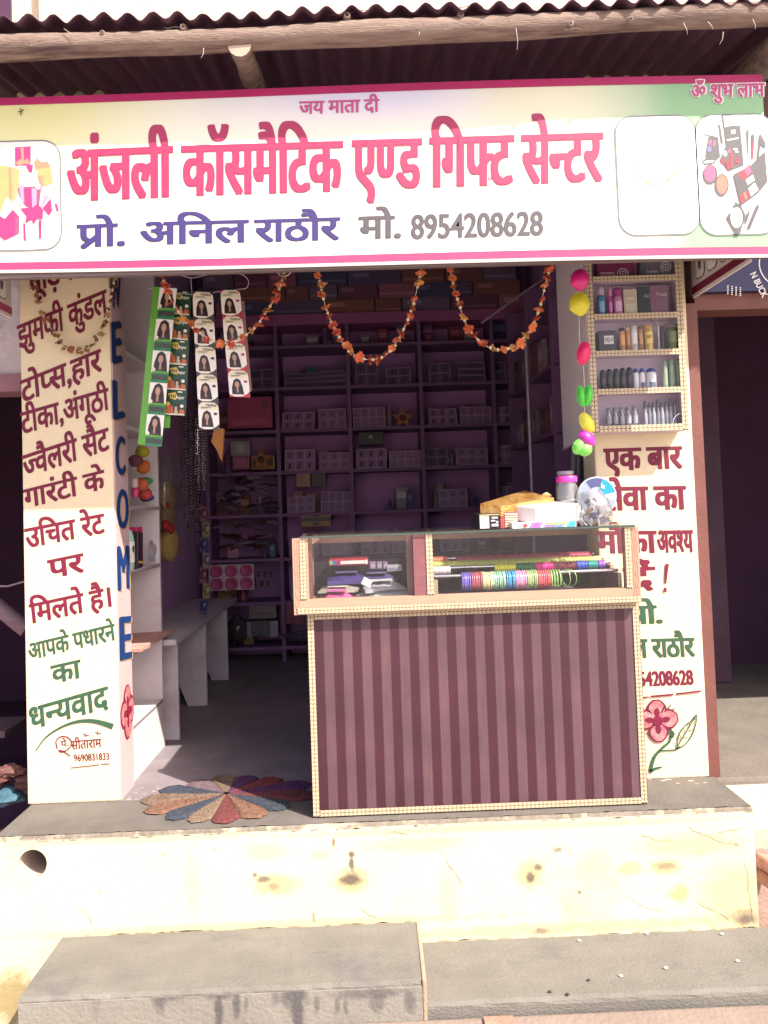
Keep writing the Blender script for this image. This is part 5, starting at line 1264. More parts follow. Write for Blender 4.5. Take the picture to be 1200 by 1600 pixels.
for (pl, pr) in (((929, 441), (1062, 429)), ((932, 500), (1064, 487)), ((935, 556), (1066, 546)), ((936, 615), (1068, 606))):
    z = (at(*pl, KY).z+at(*pr, KY).z)/2; shz.append(z)
    m = MB(); m.box((KX0+.0145, KY+.004, z-.006), (KX1-.0145, KY+.0742, z+.006)); m.build('shelf', M_cabw, cab); braid(br, (KX0+Wb, KY, z), (KX1-Wb, KY, z), f, .021)

for a, b in (((KX0+Wb/2, KY, KZ0), (KX0+Wb/2, KY, KZ1)), ((KX1-Wb/2, KY, KZ0), (KX1-Wb/2, KY, KZ1)), ((KX0+Wb, KY, KZ0+.012), (KX1-Wb, KY, KZ0+.012))): braid(br, a, b, f, Wb)
br.build('braid_trim', [M_tape, M_braid], cab)
m = MB(); m.box((KX0+.015, KY+.006, KZ0+.016), (KX1-.015, KY+.009, KZ1-.02)); m.build('glass_door', clear('cabinet_glass', (.95, .95, .96), .02), cab)
m = MB(); zz = shz[2]; m.tube(curve(gp(((1014, 405), (1015, 480), (1018, 500), (1030, 509), (1062, 511)), KY+.004), 8), .0014, 4); m.build('glass_crack', plain('crack_line', (.14, .10, .14)), cab)
m = MB(); m.tube(curve(gp(((1051, 664), (1053, 654), (1060, 647), (1069, 645)), KY+.004), 8), .0012, 4); m.build('door_catch', plain('catch_pale', (.62, .58, .62)), cab)
# white board beside it facing the doorway
wbq = at(887, 690, 3.12)
sbd = thing('side_board', 'plain white board left of the wall cabinet behind the coloured cases', 'board', (KX0, 2.95, KZ0))
m = MB(); m.add([(KX0-.002, KY+.004, KZ0-.006), (.822, 3.24, KZ0-.03), (.822, 3.24, 2.3), (KX0-.002, KY+.004, 2.3), (KX0+.010, KY+.004, KZ0-.006), (.834, 3.24, KZ0-.03), (.834, 3.24, 2.3), (KX0+.010, KY+.004, 2.3)], [(0, 3, 2, 1), (4, 5, 6, 7), (0, 4, 7, 3), (1, 2, 6, 5), (0, 1, 5, 4), (3, 7, 6, 2)]); 
m.build('panel', mat('board_white', (.64, .58, .60), .6, .05, 6), sbd)
m = MB(); m.tube([(KX0-.0035, KY+.006, KZ0-.006), (.820, 3.238, KZ0-.03)], .003, 5); m.build('edging', plain('edge_mauve', (.34, .27, .32)), sbd)
# stock in the cabinet
def bottle(px0, px1, ptop, zb_, Y, prof, mt, lab, group=None, name='bottle', capm=None, cap=0., label=None):
    a = at(px0, ptop, Y); b = at(px1, ptop, Y); r_ = (b.x-a.x)/2; H = (a.z+b.z)/2-zb_; cx = (a.x+b.x)/2
    t = thing(name, lab, name.split('_')[-1], (cx, Y, zb_), group)
    m = MB(); m.lathe([(r_*u, zb_+H*v*(1-cap)) for u, v in prof], (cx, Y, 0), 14); m.build('body', mt, t)
    if capm: m = MB(); q = prof[-1][0]; m.lathe([(r_*.86, zb_+H*(1-cap)+.0004), (r_*.92, zb_+H*(1-cap*.5)), (r_*.6, zb_+H*.985), (r_*.1, zb_+H)], (cx, Y, 0), 12); m.build('cap', capm, t)
    if label: 
        m = MB(); n = 8; V = []
        for i in range(n+1):
            th = -math.pi/2+(i/n-.5)*1.5; V += [(cx+r_*1.03*math.cos(th), Y+r_*1.03*math.sin(th), zb_+H*label[0]), (cx+r_*1.03*math.cos(th), Y+r_*1.03*math.sin(th), zb_+H*label[1])]
        m.add(V, [(2*i, 2*i+2, 2*i+3, 2*i+1) for i in range(n)]); m.build('label', label[2], t)
    return t
YC = KY+.042
def kbox(px0, px1, ptop, k, c, lab, parts=(), word=None, wc=(.7, .66, .66)):
    zb_ = (shz+[KZ0+.014])[k]+.0065 if k < 4 else KZ0+.0145
    a = at(px0, ptop, KY+.02); b = at(px1, ptop, KY+.02)
    t = carton('cosmetic_box', lab, (a.x, KY+.02, zb_), (b.x, KY+.06, (a.z+b.z)/2), c, parts, rough=.35)
    if word:
        m = MB(); V, F = raw(word[0], .01); x1 = max(v[0] for v in V); w_ = b.x-a.x; H = (a.z+b.z)/2-zb_
        m.add([Vector((a.x+w_*(word[1]+(word[2]-word[1])*v[0]/x1), KY+.02-.0035, zb_+H*(word[3]+word[4]*v[1]))) for v in V], F); m.build('lettering', plain('boxword_%d' % int(wc[0]*100), wc), t)
    return t
def spiral(t, cx, cz, r_, y):
    m = MB(); stroke(m, [(cx+r_*(k/40)*math.cos(k*.42), y, cz+r_*(k/40)*math.sin(k*.42)) for k in range(3, 41)], .0028, (0, -1, 0)); m.build('spiral_mark', plain('spiral_pale', (.66, .60, .64)), t)
t = kbox(932, 991, 404, 0, (.20, .03, .10), 'maroon box with a white spiral on the top cabinet shelf', ((.08, .25, .45, .33, (.5, .35, .42)), (.08, .10, .5, .2, (.5, .35, .42)))); q = at(974, 428, KY+.017); spiral(t, q.x, q.z, .024, KY+.0165)
t = kbox(1000, 1059, 398, 0, (.17, .15, .20), 'grey box with a white spiral on the top cabinet shelf', ((.08, .22, .45, .3, (.45, .42, .46)), (.02, .05, .14, .95, (.10, .13, .13)))); q = at(1041, 417, KY+.017); spiral(t, q.x, q.z, .022, KY+.0165)
zb1 = shz[1]+.0065
for x0, x1, top, c, cc, lb in ((932, 944, 448, (.10, .24, .50), (.6, .5, .6), 'small blue bottle with a pale cap, second cabinet shelf'), (949, 956, 450, (.52, .12, .36), (.62, .3, .5), 'slim magenta tube beside the blue bottle'), (957, 971, 449, (.55, .25, .42), (.4, .08, .3), 'pink bottle with scribbled white print, second cabinet shelf')):
    bottle(x0, x1, top, zb1, YC-.01, [(.85, 0), (1, .04), (1, .80), (.9, .95), (.6, 1)], plain('bt_'+lb[:9], c, .25), lb, capm=plain('cap_'+lb[:9], cc), cap=.3, label=(.15, .5, plain('lab_'+lb[:9], tuple(min(.8, q*1.7+.1) for q in c))))
kbox(974, 995, 452, 1, (.58, .52, .42), 'pale cream box with white scrawl on the second cabinet shelf', ((.15, .15, .85, .45, (.66, .62, .54)), (.2, .6, .7, .7, (.7, .66, .6))))
kbox(996, 1014, 448, 1, (.075, .10, .11), 'dark green grey box with pale letters on the second cabinet shelf', (), ('Cal', .5, .95, .62, .16))
kbox(1015, 1043, 446, 1, (.27, .16, .23), 'mauve box with pale letters on the second cabinet shelf', (), ('Trudy', .3, .95, .64, .16))
kbox(935, 962, 517, 2, (.045, .035, .05), 'black box with a white name band on the third cabinet shelf', ((.30, .40, .85, .78, (.72, .70, .70)),), ('YO-Y', .33, .83, .48, .30), (.04, .03, .03))
zb2 = shz[2]+.0065
m = MB(); q = at(944, 551, KY+.016); m.blob(q, .006, sc=(1.2, .6, .8)); tag(m.build('pink_clip', plain('clip_magenta', (.6, .05, .4))), 'tiny magenta clip in front of the black box', 'clip')
for i, (x0, x1, top, c, cc, lb) in enumerate(((966, 976, 512, (.50, .26, .10), (.05, .03, .03), 'amber bottle beside the black box, left of two'), (977, 984, 511, (.45, .22, .07), (.62, .46, .2), 'amber bottle beside the white can, right of two'), (984, 995, 508, (.60, .56, .56), (.5, .5, .5), 'slim white can between amber bottles'), (996, 1004, 509, (.40, .20, .10), (.2, .1, .06), 'brown bottle between the white can and the gold can'), (1005, 1019, 507, (.66, .45, .12), (.55, .36, .1), 'gold can with dark letters on the third cabinet shelf'), (1027, 1029, 505, (.72, .68, .70), (.7, .7, .7), 'thin white stick standing right of the gold can'), (1031, 1037, 509, (.06, .05, .06), (.05, .05, .05), 'slim black tube beside the thin white stick'), (1039, 1060, 507, (.10, .13, .05), (.20, .22, .10), 'wide dark green bottle at the right of the third cabinet shelf'))):
    lab_ = (.30, .7, plain('lab3_%d' % i, tuple(min(.8, q*1.3+.05) for q in c)))
    t = bottle(x0, x1, top, zb2, YC-.01, [(.95, 0), (1, .03), (1, .88), (.8, 1)], mat('b3_%d' % i, c, .2, .5, 30, metal=.3 if i in (4,) else 0), lb, capm=plain('cap3_%d' % i, cc), cap=.15, label=None if i in (5, 6) else lab_)
    if i == 4: 
        m = MB(); V, F = raw('GO', .02); x1_ = max(v[0] for v in V); a = at(1008, 529, YC-.018); b = at(1016, 529, YC-.018)
        m.add([Vector((a.x+(b.x-a.x)*v[0]/x1_, YC-.0305, a.z+v[1]*.016)) for v in V], F); m.build('lettering', plain('go_dark', (.06, .04, .03)), t)
zb3 = shz[3]+.0065
for i in range(5): bottle(936.5+i*10.4, 946+i*10.4, 578-i*1.0, zb3, YC-.01, [(.7, 0), (.95, .05), (1, .25), (.92, .5), (1, .8), (.85, .94), (.4, 1)], plain('black_bottle', (.022, .018, .022), .18), 'rounded glossy black bottle in the row of five on the fourth cabinet shelf', 'black bottles in the cabinet', label=(.3, .62, plain('lab_bl', (.07, .06, .07))))
for i, (x0, x1) in enumerate(((988.5, 997), (998, 1007), (1009, 1024))): bottle(x0, x1, 576-i*.5, zb3, YC-.01, [(.9, 0), (1, .04), (1, .9), (.8, 1)], plain('white_bottle', (.70, .68, .72), .3), ['white bottle with a blue cap touching the black bottles', 'white bottle with a blue cap, middle of three', 'widest white bottle with a blue cap and dark feather print'][i], capm=plain('cap_navy', (.03, .05, .22), .3), cap=.2, label=(.08, .34, plain('feather', (.12, .14, .20))) if i else None)
for i, (x0, x1) in enumerate(((1034, 1042), (1044, 1053), (1055, 1063))): bottle(x0, x1, 564-i*1.5, zb3, YC-.01, [(.85, 0), (1, .05), (1, .92), (.7, 1)], plain('green_bottle', (.22, .32, .20), .3), ['leftmost', 'middle', 'rightmost'][i]+' of three pale green bottles on the fourth cabinet shelf', label=(.15, .8, plain('lab_gr', (.30, .40, .27))))
zb4 = KZ0+.0145
M_gl = clear('vial_glass', (.74, .76, .80), .35, .05, milk=.16, milkc=(.55, .55, .6))
for i in range(5): bottle(946+i*10.2, 955+i*10.2, 637-i*.8, zb4+.012, YC-.005, [(.9, 0), (1, .05), (1, .7), (.7, .78), (.7, 1)], M_gl, 'clear glass vial in the left row of five on the bottom cabinet shelf', 'glass vials, left row', name='glass_vial', capm=plain('cap_smoke', (.22, .21, .25), .3), cap=.22, label=(.1, .5, plain('lab_sm', (.35, .34, .38))))
for i in range(8): bottle(1004.5+i*6.6, 1010.5+i*6.6, (630 if i % 3 else 626)-i*.7, zb4, YC-.01, [(.9, 0), (1, .05), (1, .75), (.6, .8), (.6, 1)], M_gl if i % 2 else plain('smoke_vial', (.30, .31, .36), .15), 'slim glass vial in the right cluster on the bottom cabinet shelf', 'glass vials, right cluster', name='glass_vial', capm=plain('cap_dk', (.10, .10, .13), .3), cap=.2 if i % 3 else .3)
carton('clear_tray', 'small clear tray under the left row of vials', (at(948, 662, KY+.02).x, KY+.015, zb4), (at(990, 662, KY+.02).x, KY+.06, zb4+.011), (.30, .29, .34), ((.45, .3, .8, .8, (.5, .5, .55)),), cat='tray')

# ================================================================== STRING OF COLOURED CASES
st = MB(); YS = 2.74
pts = gp(((908, 396), (907, 460), (905, 520), (912, 580), (913, 640), (914, 700), (913, 716)), YS); st.tube(curve(pts, 6), .001, 5); tag(st.build('hanging_string', M_thread), 'white string carrying the coloured plastic cases', 'string')
def case(px, py, w_, h_, c, lab, rot=0., shape=0):
    p = at(px, py, YS-.004); rx = w_/1200*YS/2; rz = h_/1200*YS/2
    t = thing('plastic_case', lab, 'case', p, 'coloured plastic cases on the string'); mt = mat('case_'+lab.split(' ')[0]+lab.split(' ')[1], c, .4, .14, 20, spec=.5)
    q = Matrix.Rotation(rot, 3, 'Y')
    for s_ in (-1, 1):                        # two hinged, ribbed half shells
        m = MB(); V = []; NA, NR = 24, 5
        for k in range(NR+1):
            f_ = k/NR
            for j in range(NA):
                a = 2*math.pi*j/NA; rib = 1+.05*math.cos(a*6 if shape != 1 else a*5)*(f_); r_ = f_*rib
                if shape == 1 and abs(a-math.pi*1.05) < .5: r_ *= 1.16
                v = Vector((rx*r_*math.cos(a), s_*(.017*(1-f_**2.2)+.0015)+.006*math.sin(a)*f_*0, rz*r_*math.sin(a)))
                V.append(p+q @ v+Vector((0, 0, 0)))
        m.add(V, [(k*NA+j, k*NA+(j+1) % NA, (k+1)*NA+(j+1) % NA, (k+1)*NA+j)[::s_] for k in range(NR) for j in range(NA)], 0, True); m.build('half_shell', mt, t)
    m = MB(); m.tube([p+q @ Vector((rx*1.03*math.cos(2*math.pi*j/24), 0, rz*1.03*math.sin(2*math.pi*j/24))) for j in range(25)], .0016, 5, cap=False); m.build('rim', mt, t)
case(906, 437, 27, 33, (.62, .015, .20), 'hot pink plastic case at the top of the string', .15, 1)
case(906, 475, 30, 36, (.62, .56, .03), 'yellow scalloped plastic case under the hot pink case', .1, 1)
case(912, 552, 20, 36, (.66, .02, .12), 'rose red oval plastic case hanging alone mid string', .25)
case(908, 619, 13, 32, (.08, .50, .06), 'green half case, left of the green pair', -.1)
case(919, 618, 13, 33, (.09, .54, .08), 'green half case, right of the green pair', .15)
case(917, 661, 20, 33, (.66, .62, .06), 'lemon yellow case between green and magenta', -.45)
case(917, 685, 20, 28, (.55, .03, .42), 'magenta case hanging over the lowest green cases', -.7)
case(904, 698, 17, 24, (.18, .60, .10), 'lowest green case, left one', .5)
case(914, 702, 22, 20, (.20, .64, .12), 'lowest green case, right one', -.5)

# ================================================================== RUG
rc = atz(354, 1242, .006)
rug = thing('sunburst_rug', 'round jute rug of coloured petals lying on the shop threshold', 'rug', rc)
RC = dict(beige=(.145, .098, .070), blue=(.034, .042, .062), coral=(.155, .080, .052), red=(.125, .032, .034), purple=(.075, .022, .075), violet=(.085, .025, .085), lilac=(.13, .085, .105), scarlet=(.17, .036, .036), cream=(.165, .112, .078))
tips = [((222, 1250), 'beige'), ((226, 1268), 'coral'), ((262, 1280), 'blue'), ((302, 1285), 'cream'), ((352, 1286), 'red'), ((408, 1277), 'coral'), ((450, 1262), 'blue'), ((490, 1243), 'red'), ((484, 1225), 'violet'), ((440, 1217), 'scarlet'), ((394, 1213), 'purple'), ((348, 1212), 'beige'), ((300, 1222), 'lilac'), ((252, 1234), 'blue')]
tw = [(atz(p[0], p[1], .004), c) for p, c in tips]
ang = [math.atan2(p.y-rc.y, p.x-rc.x) for p, c in tw]; nT = len(tw)
for i, (tip, c) in enumerate(tw):
    d = Vector((tip.x-rc.x, tip.y-rc.y, 0)); L_ = d.length; a = ang[i]
    def am(b0, b1):
        dd = (b1-b0+math.pi) % (2*math.pi)-math.pi; return dd/2
    h0, h1 = am(ang[i-1], a), am(a, ang[(i+1) % nT])
    NA, NR = 12, 44; V = []; m = MB(); fr_ = [random.uniform(-.018, .018) for _ in range(NA+1)]; h0 = abs(h0); h1 = abs(h1); sgn = 1 if am(ang[i-1], a) > 0 else -1
    for k in range(NR+1):
        f_ = k/NR
        for j in range(NA+1):
            u = j/NA*2-1; th = a+sgn*(h0*min(0, u)+h1*max(0, u))
            Lu = L_*(.985-.13*abs(u)**2.2+.03*(1-abs(u))+fr_[j])
            r_ = .012+(Lu-.012)*f_; e = min(1, (1-abs(u))*5+.1)*min(1, (1-f_)*10+.15)
            V.append((rc.x+r_*math.cos(th), rc.y+r_*math.sin(th), .0015+.010*e**.6+.0016*math.sin(f_*95+abs(u)*3)*e+random.uniform(-.0012, .0012)))
    m.add(V, [(k*(NA+1)+j, k*(NA+1)+j+1, (k+1)*(NA+1)+j+1, (k+1)*(NA+1)+j)[::sgn] for k in range(NR) for j in range(NA)], 0, True)
    m.build('petal', mat('jute_'+c, tuple(q*.62 for q in RC[c]), .95, .4, 70, .9, 160, col2=tuple(min(1, q*1.45) for q in RC[c])), rug)['label'] = c+' petal of the rug'

# ================================================================== INSIDE THE SHOP
# --- white bench on sawn board legs
M_bench = mat('bench_white', (.50, .45, .49), .6, .12, 7, .15, 40, stain=(.34, .28, .31), stscale=5, stlo=.5, sthi=.72)
bn = thing('wooden_bench', 'long white wooden bench with notched board legs along the left wall', 'bench', (-1.07, 4.2, 0))
BX0, BX1, BZ = -1.225, -.905, .445
m = MB(); m.box((BX0, 3.515, BZ), (BX1, 5.10, BZ+.026), bev=.003); m.build('seat', M_bench, bn)
for y in (3.60, 4.20, 4.81):
    cx = (BX0+BX1)/2-.015; m = MB(); pts = [(BX0+.02, y, 0), (cx-.055, y, 0), (cx, y, .145), (cx+.055, y, 0), (BX1-.016, y, 0), (BX1-.016, y, BZ-.001), (BX0+.02, y, BZ-.001)]
    m.prism(pts, (0, .022, 0)); m.build('leg', M_bench, bn)
    m = MB(); m.box((BX1-.07, y+.0225, BZ-.05), (BX1-.03, y+.06, BZ-.001)); m.build('cleat', M_bench, bn)
# --- open shelf unit behind the left pillar
us = thing('open_shelf_unit', 'white open shelf unit full of toys and lotions behind the left pillar', 'shelf unit', (-1.1, 3.25, 0))
UX0, UX1, UY0, UY1 = -1.235, -.962, 3.045, 3.505
M_unit = mat('unit_white', (.60, .54, .57), .6, .08, 6, stain=(.45, .38, .40), stscale=6, stlo=.55, sthi=.75)
m = MB(); m.box((UX0, UY1-.018, .0015), (UX1, UY1, 2.2)); m.build('end_board', M_unit, us)
m = MB(); m.box((UX0, UY0, .0015), (UX0+.01, UY1-.019, 2.2)); m.build('back_board', M_unit, us)
m = MB(); uz = [atx(257, 1089, UX1).z, .82, 1.075, 1.40, 1.70]
for z in uz: m = MB(); m.box((UX0+.0105, UY0, z-.014), (UX1, UY1-.0185, z)); m.build('shelf', M_unit, us)
m = MB(); m.box((UX1-.004, UY0, .0015), (UX1, UY1-.0185, uz[0]-.0145)); m.build('kick_board', M_unit, us)
m = MB()
for z in uz[:3]:
    m.box((UX1+.0003, UY0, z-.0125), (UX1+.0015, UY1-.019, z-.0085)); m.box((UX1+.0003, UY0, z-.0055), (UX1+.0015, UY1-.019, z-.0025))
m.build('edge_line', plain('ply_edge', (.20, .14, .15)), us)
# cardboard sheet
m = MB(); V = []; n = 14
cz = .50
for i in range(n+1):
    y = UY0+.02+(UY1-UY0+.03)*i/n; V += [(UX0+.02, y, cz+.006*math.sin(i)), (UX1+.035+random.uniform(-.006, .006), y, cz+.002+.003*math.sin(i*1.7))]
m.add(V, [(2*i, 2*i+2, 2*i+3, 2*i+1) for i in range(n)]); o = m.build('cardboard_sheet', mat('cardboard', (.40, .22, .19), .9, .15, 14, .3, 60)); sm = o.modifiers.new('thickness', 'SOLIDIFY'); sm.thickness = .012
tag(o, 'frayed pinkish cardboard sheet sticking out of the white shelf unit', 'cardboard')
m = MB(); m.box((UX0+.012, UY0+.005, cz-.016), (UX1-.002, UY1-.02, cz-.0075)); m.build('shelf', M_unit, us)
# small cup in the lowest bay
m = MB(); q = Vector((-1.06, 3.16, uz[0])); m.lathe([(.035, 0), (.042, .13), (.040, .13), (.033, .005)], q, 14); tag(m.build('plastic_cup', clear('cup_plastic', (.9, .9, .9), .2, .05, milk=.2)), 'clear plastic cup on the lowest bay of the white shelf unit', 'cup')
# toys, second bay (z 1.075)
def lump(name, lab, cat, px, py, X, w_, h_, c, jit=.12, dy=.06, sub=2):
    p = atx(px, py, X); r_ = .5; m = MB(); m.blob(p, r_, jit=jit, sub=sub, sc=(dy, w_/1200*3.2, h_/1200*3.2))
    return tag(m.build(name, mat(name+'_'+lab.split(' ')[0], c, .9, .2, 40, .5, 90)), lab, cat)
for i, (px, py, w_, h_, c, lb) in enumerate(((222, 706, 22, 22, (.34, .32, .02), 'yellow plush ball, top of the toy pile in the shelf unit'), (224, 730, 22, 24, (.50, .12, .03), 'orange plush toy under the yellow ball'), (221, 757, 16, 22, (.48, .10, .06), 'red orange plush toy on the shelf unit'), (229, 752, 11, 14, (.03, .30, .10), 'green plush piece beside the orange toys'), (227, 773, 20, 20, (.45, .06, .05), 'dark red plush toy at the shelf edge'), (230, 778, 11, 13, (.03, .05, .30), 'blue plush piece low on the shelf unit'), (212, 720, 8, 20, (.12, .04, .06), 'maroon toy head nearest the pillar edge'))):
    lump('plush_toy', lb, 'toy', px, py, -.985-.006*(i % 2), w_, h_, c)
for i, (px, py, c) in enumerate(((210, 755, (.6, .42, .42)), (211, 770, (.6, .05, .16)))):
    m = MB(); p = atx(px, py, -1.0); m.lathe([(.012, -.02), (.016, -.01), (.016, .015), (.01, .02)], p, 12); tag(m.build('small_bottle', plain('sb%d' % i, c, .3)), ['pale pink small bottle at the toy shelf front', 'rose small bottle at the toy shelf front'][i], 'bottle')
# lotion bottle and pink cartons, first bay (z .82)
lt = thing('lotion_bottle', 'pale aqua lotion bottle with a portrait label near the pillar edge', 'bottle', (-1.004, 3.135, uz[1]))
m = MB(); q = Vector((-1.004, 3.135, uz[1])); m.lathe([(.030, 0), (.036, .01), (.037, .12), (.030, .155), (.012, .17), (.012, .20), (.02, .202), (.018, .222)], q, 18); m.build('body', mat('aqua_plastic', (.36, .58, .56), .25, .1, 10), lt)
m = MB(); V = []
for i in range(9):
    th = -.9+i*.22; V += [q+Vector((.0378*math.cos(th), .0378*math.sin(th), .03)), q+Vector((.0378*math.cos(th), .0378*math.sin(th), .115))]
m.add(V, [(2*i, 2*i+2, 2*i+3, 2*i+1) for i in range(8)]); m.build('label', plain('lab_aqua', (.70, .72, .68)), lt)
m = MB(); c = q+Vector((.0385, -.012, .085)); m.add([c+Vector((.0005, .010*math.cos(t), .015*math.sin(t))) for t in [i*.6 for i in range(10)]], [tuple(range(10))]); m.build('portrait', plain('lab_hair', (.10, .06, .06)), lt)
for i, (y0, y1, h, c, lb) in enumerate(((3.18, 3.25, .15, (.04, .02, .03), 'black carton with a gold line in the lotion bay'), (3.24, 3.33, .17, (.55, .03, .14), 'hot pink packet leaning in the lotion bay'), (3.20, 3.23, .16, (.08, .26, .06), 'slim green carton behind the pink packet'))):
    t = thing('carton', lb, 'carton', (-1.02-.02*i, (y0+y1)/2, uz[1]), rot=(.12*(i-1), 0, 0)); m = MB(); x = -.968-.02*i
    m.box((x-.05, y0, uz[1]+.001), (x, y1, uz[1]+h), bev=.003); m.build('body', mat('lb%d' % i, c, .3, .15, 20), t)
    m = MB(); m.add([(x+.001, y0+.008, uz[1]+.02), (x+.001, y1-.008, uz[1]+.02), (x+.001, y1-.008, uz[1]+.03), (x+.001, y0+.008, uz[1]+.03)], [(0, 1, 2, 3)]); m.build('printed_line', plain('gold_line', (.6, .42, .1)), t)
m = MB(); m.blob(atx(238, 862, -.99), .042, jit=.32, sc=(.4, .8, 1.0), sub=2, smooth=False); tag(m.build('clear_packet', M_film), 'clear crinkled packet at the shelf unit edge', 'packet')
m = MB(); m.blob(atx(239, 872, -1.0), .022, jit=.1); tag(m.build('pink_ball', plain('ball_pink', (.6, .08, .2), .3)), 'pink ball inside the clear crinkled packet', 'ball')
# --- hanging stock on the left wall
hb = thing('toy_bag', 'clear bag with a yellow and red soft toy hung on the left wall', 'bag', atx(262, 740, -1.08))
m = MB(); p0 = atx(262, 700, -1.10); m.blob(atx(262, 770, -1.10), .5, jit=.03, sub=3, sc=(.10, .22, .42)); m.build('film_bag', clear('toy_film', (.9, .88, .9), .14, .15, milk=.08), hb)
m = MB()
for px, py, r_ in ((262, 775, .075), (263, 850, .09), (263, 810, .07)): m.blob(atx(px, py, -1.12), r_, jit=.05, sub=3, sc=(.6, 1, 1.1))
m.build('soft_toy', mat('toy_yellow', (.46, .32, .10), .95, .2, 60, .6, 90), hb)
m = MB()
for px, py, r_ in ((259, 820, .035), (267, 826, .035), (263, 823, .02), (262, 790, .02)): m.blob(atx(px, py, -1.06), r_, jit=.08, sub=2, sc=(.5, 1, .8))
m.build('red_bow', mat('toy_red', (.42, .02, .03), .8, .1, 30), hb)
# bead chains hanging as dark curtains
def chain(px, y0, y1, Y, c, lab, grp, rr=.006):
    a = at(px, y0, Y); b = at(px+random.uniform(-2, 2), y1, Y); n = int((a.z-b.z)/(rr*2.3)); m = MB()
    for i in range(n):
        p = a.lerp(b, i/n); m.blob(p+Vector((random.uniform(-.002, .002), 0, 0)), rr*random.uniform(.7, 1.1), sub=1, smooth=False)
    tag(m.build('bead_chain', mat('chain_%d' % int(c[0]*1000), c, .2, .4, 200, metal=.6)), lab, 'bead chain', grp)
for i in range(9): chain(284+i*3.4, 640+8*(i % 3), 800+18*(i % 4), 3.42+.03*(i % 2), (.07, .05, .06) if i % 3 else (.03, .02, .025), 'dark bead chain hung among others under the henna strip', 'dark bead chains')
for i in range(6): chain(306+i*3.0, 655, 745+12*(i % 3), 3.38, (.16, .13, .14), 'grey glittering bead chain behind the cream strips', 'glittering chains', .005)
chain(309, 672, 712, 3.0, (.75, .72, .70), 'short string of bright crystal drops under the cream strip', 'crystal drops', .0035)
# card of colourful packets hanging further down
for i in range(7):
    a = at(312+ (i % 2)*5, 790+i*24, 3.9); m = MB(); m.prism([a, a+Vector((.034, 0, -.01)), a+Vector((.030, 0, -.085)), a+Vector((-.004, 0, -.08))], (0, .012, 0)); m.blob(a+Vector((.02, -.004, -.04)), .018, sc=(1, .5, 1.3))
    tag(m.build('hanging_packet', mat('hp%d' % (i % 4), [(.09, .025, .05), (.14, .09, .05), (.02, .02, .08), (.10, .08, .10)][i % 4], .3, .3, 40)), '%s hanging packet, number %s from the top of the left wall strip' % (['maroon', 'tan', 'navy', 'grey'][i % 4], ['one', 'two', 'three', 'four', 'five', 'six', 'seven'][i]), 'packet', 'packets in the hanging strip')
m = MB(); m.prism(gp(((335, 668), (350, 670), (348, 700), (346, 720), (338, 702), (330, 690)), 3.1), (0, .02, 0)); tag(m.build('orange_cloth', mat('cloth_orange', (.30, .13, .04), .9, .3, 30)), 'orange pennant cloth hanging behind the cream strip', 'cloth')

# --- back shelves
SYF, SYB = 5.30, 5.60
bs_ = thing('back_shelves', 'tall lilac shelving across the back wall holding gift boxes', 'shelving', (0, 5.45, 0))
ux = [at(p, 700, SYF).x for p in (323, 435, 548, 661, 775, 888)]; ux[-1] = IX1-.002
LZ = at(600, 495, SYF).z
zs = [at(600, y, SYF).z for y in (1004, 934, 866, 797, 731, 666, 600, 535)]
m = MB()
for x in ux: m = MB(); m.box((x-.013, SYF, .0015), (x+.013, SYB, LZ-.032)); m.build('upright', M_lilacd, bs_)
m = MB()
for z in zs:
    for x0, x1 in zip(ux[:-1], ux[1:]): m = MB(); m.box((x0+.0135, SYF+.003, z-.022), (x1-.0135, SYB, z)); m.build('shelf', M_lilacd, bs_)
m = MB(); m.box((IX0+.002, SYF-.08, LZ-.03), (IX1-.002, SYB+.015, LZ+.012)); m.box((IX0+.002, SYF-.085, LZ-.06), (IX1-.002, SYF-.0805, LZ+.015)); m.build('loft_board', mat('loft_magenta', (.34, .10, .24), .6, .1, 6), bs_)
m = MB(); m.box((IX0+.002, SYB+.001, .0015), (IX1-.002, SYB+.016, LZ-.031)); m.build('back_panel', mat('lilac_back', (.44, .22, .49), .8, .06, 5), bs_)
ORD = ['bottom', 'second', 'third', 'fourth', 'fifth', 'sixth', 'seventh', 'top']; BAY = ['first', 'second', 'third', 'fourth', 'fifth']
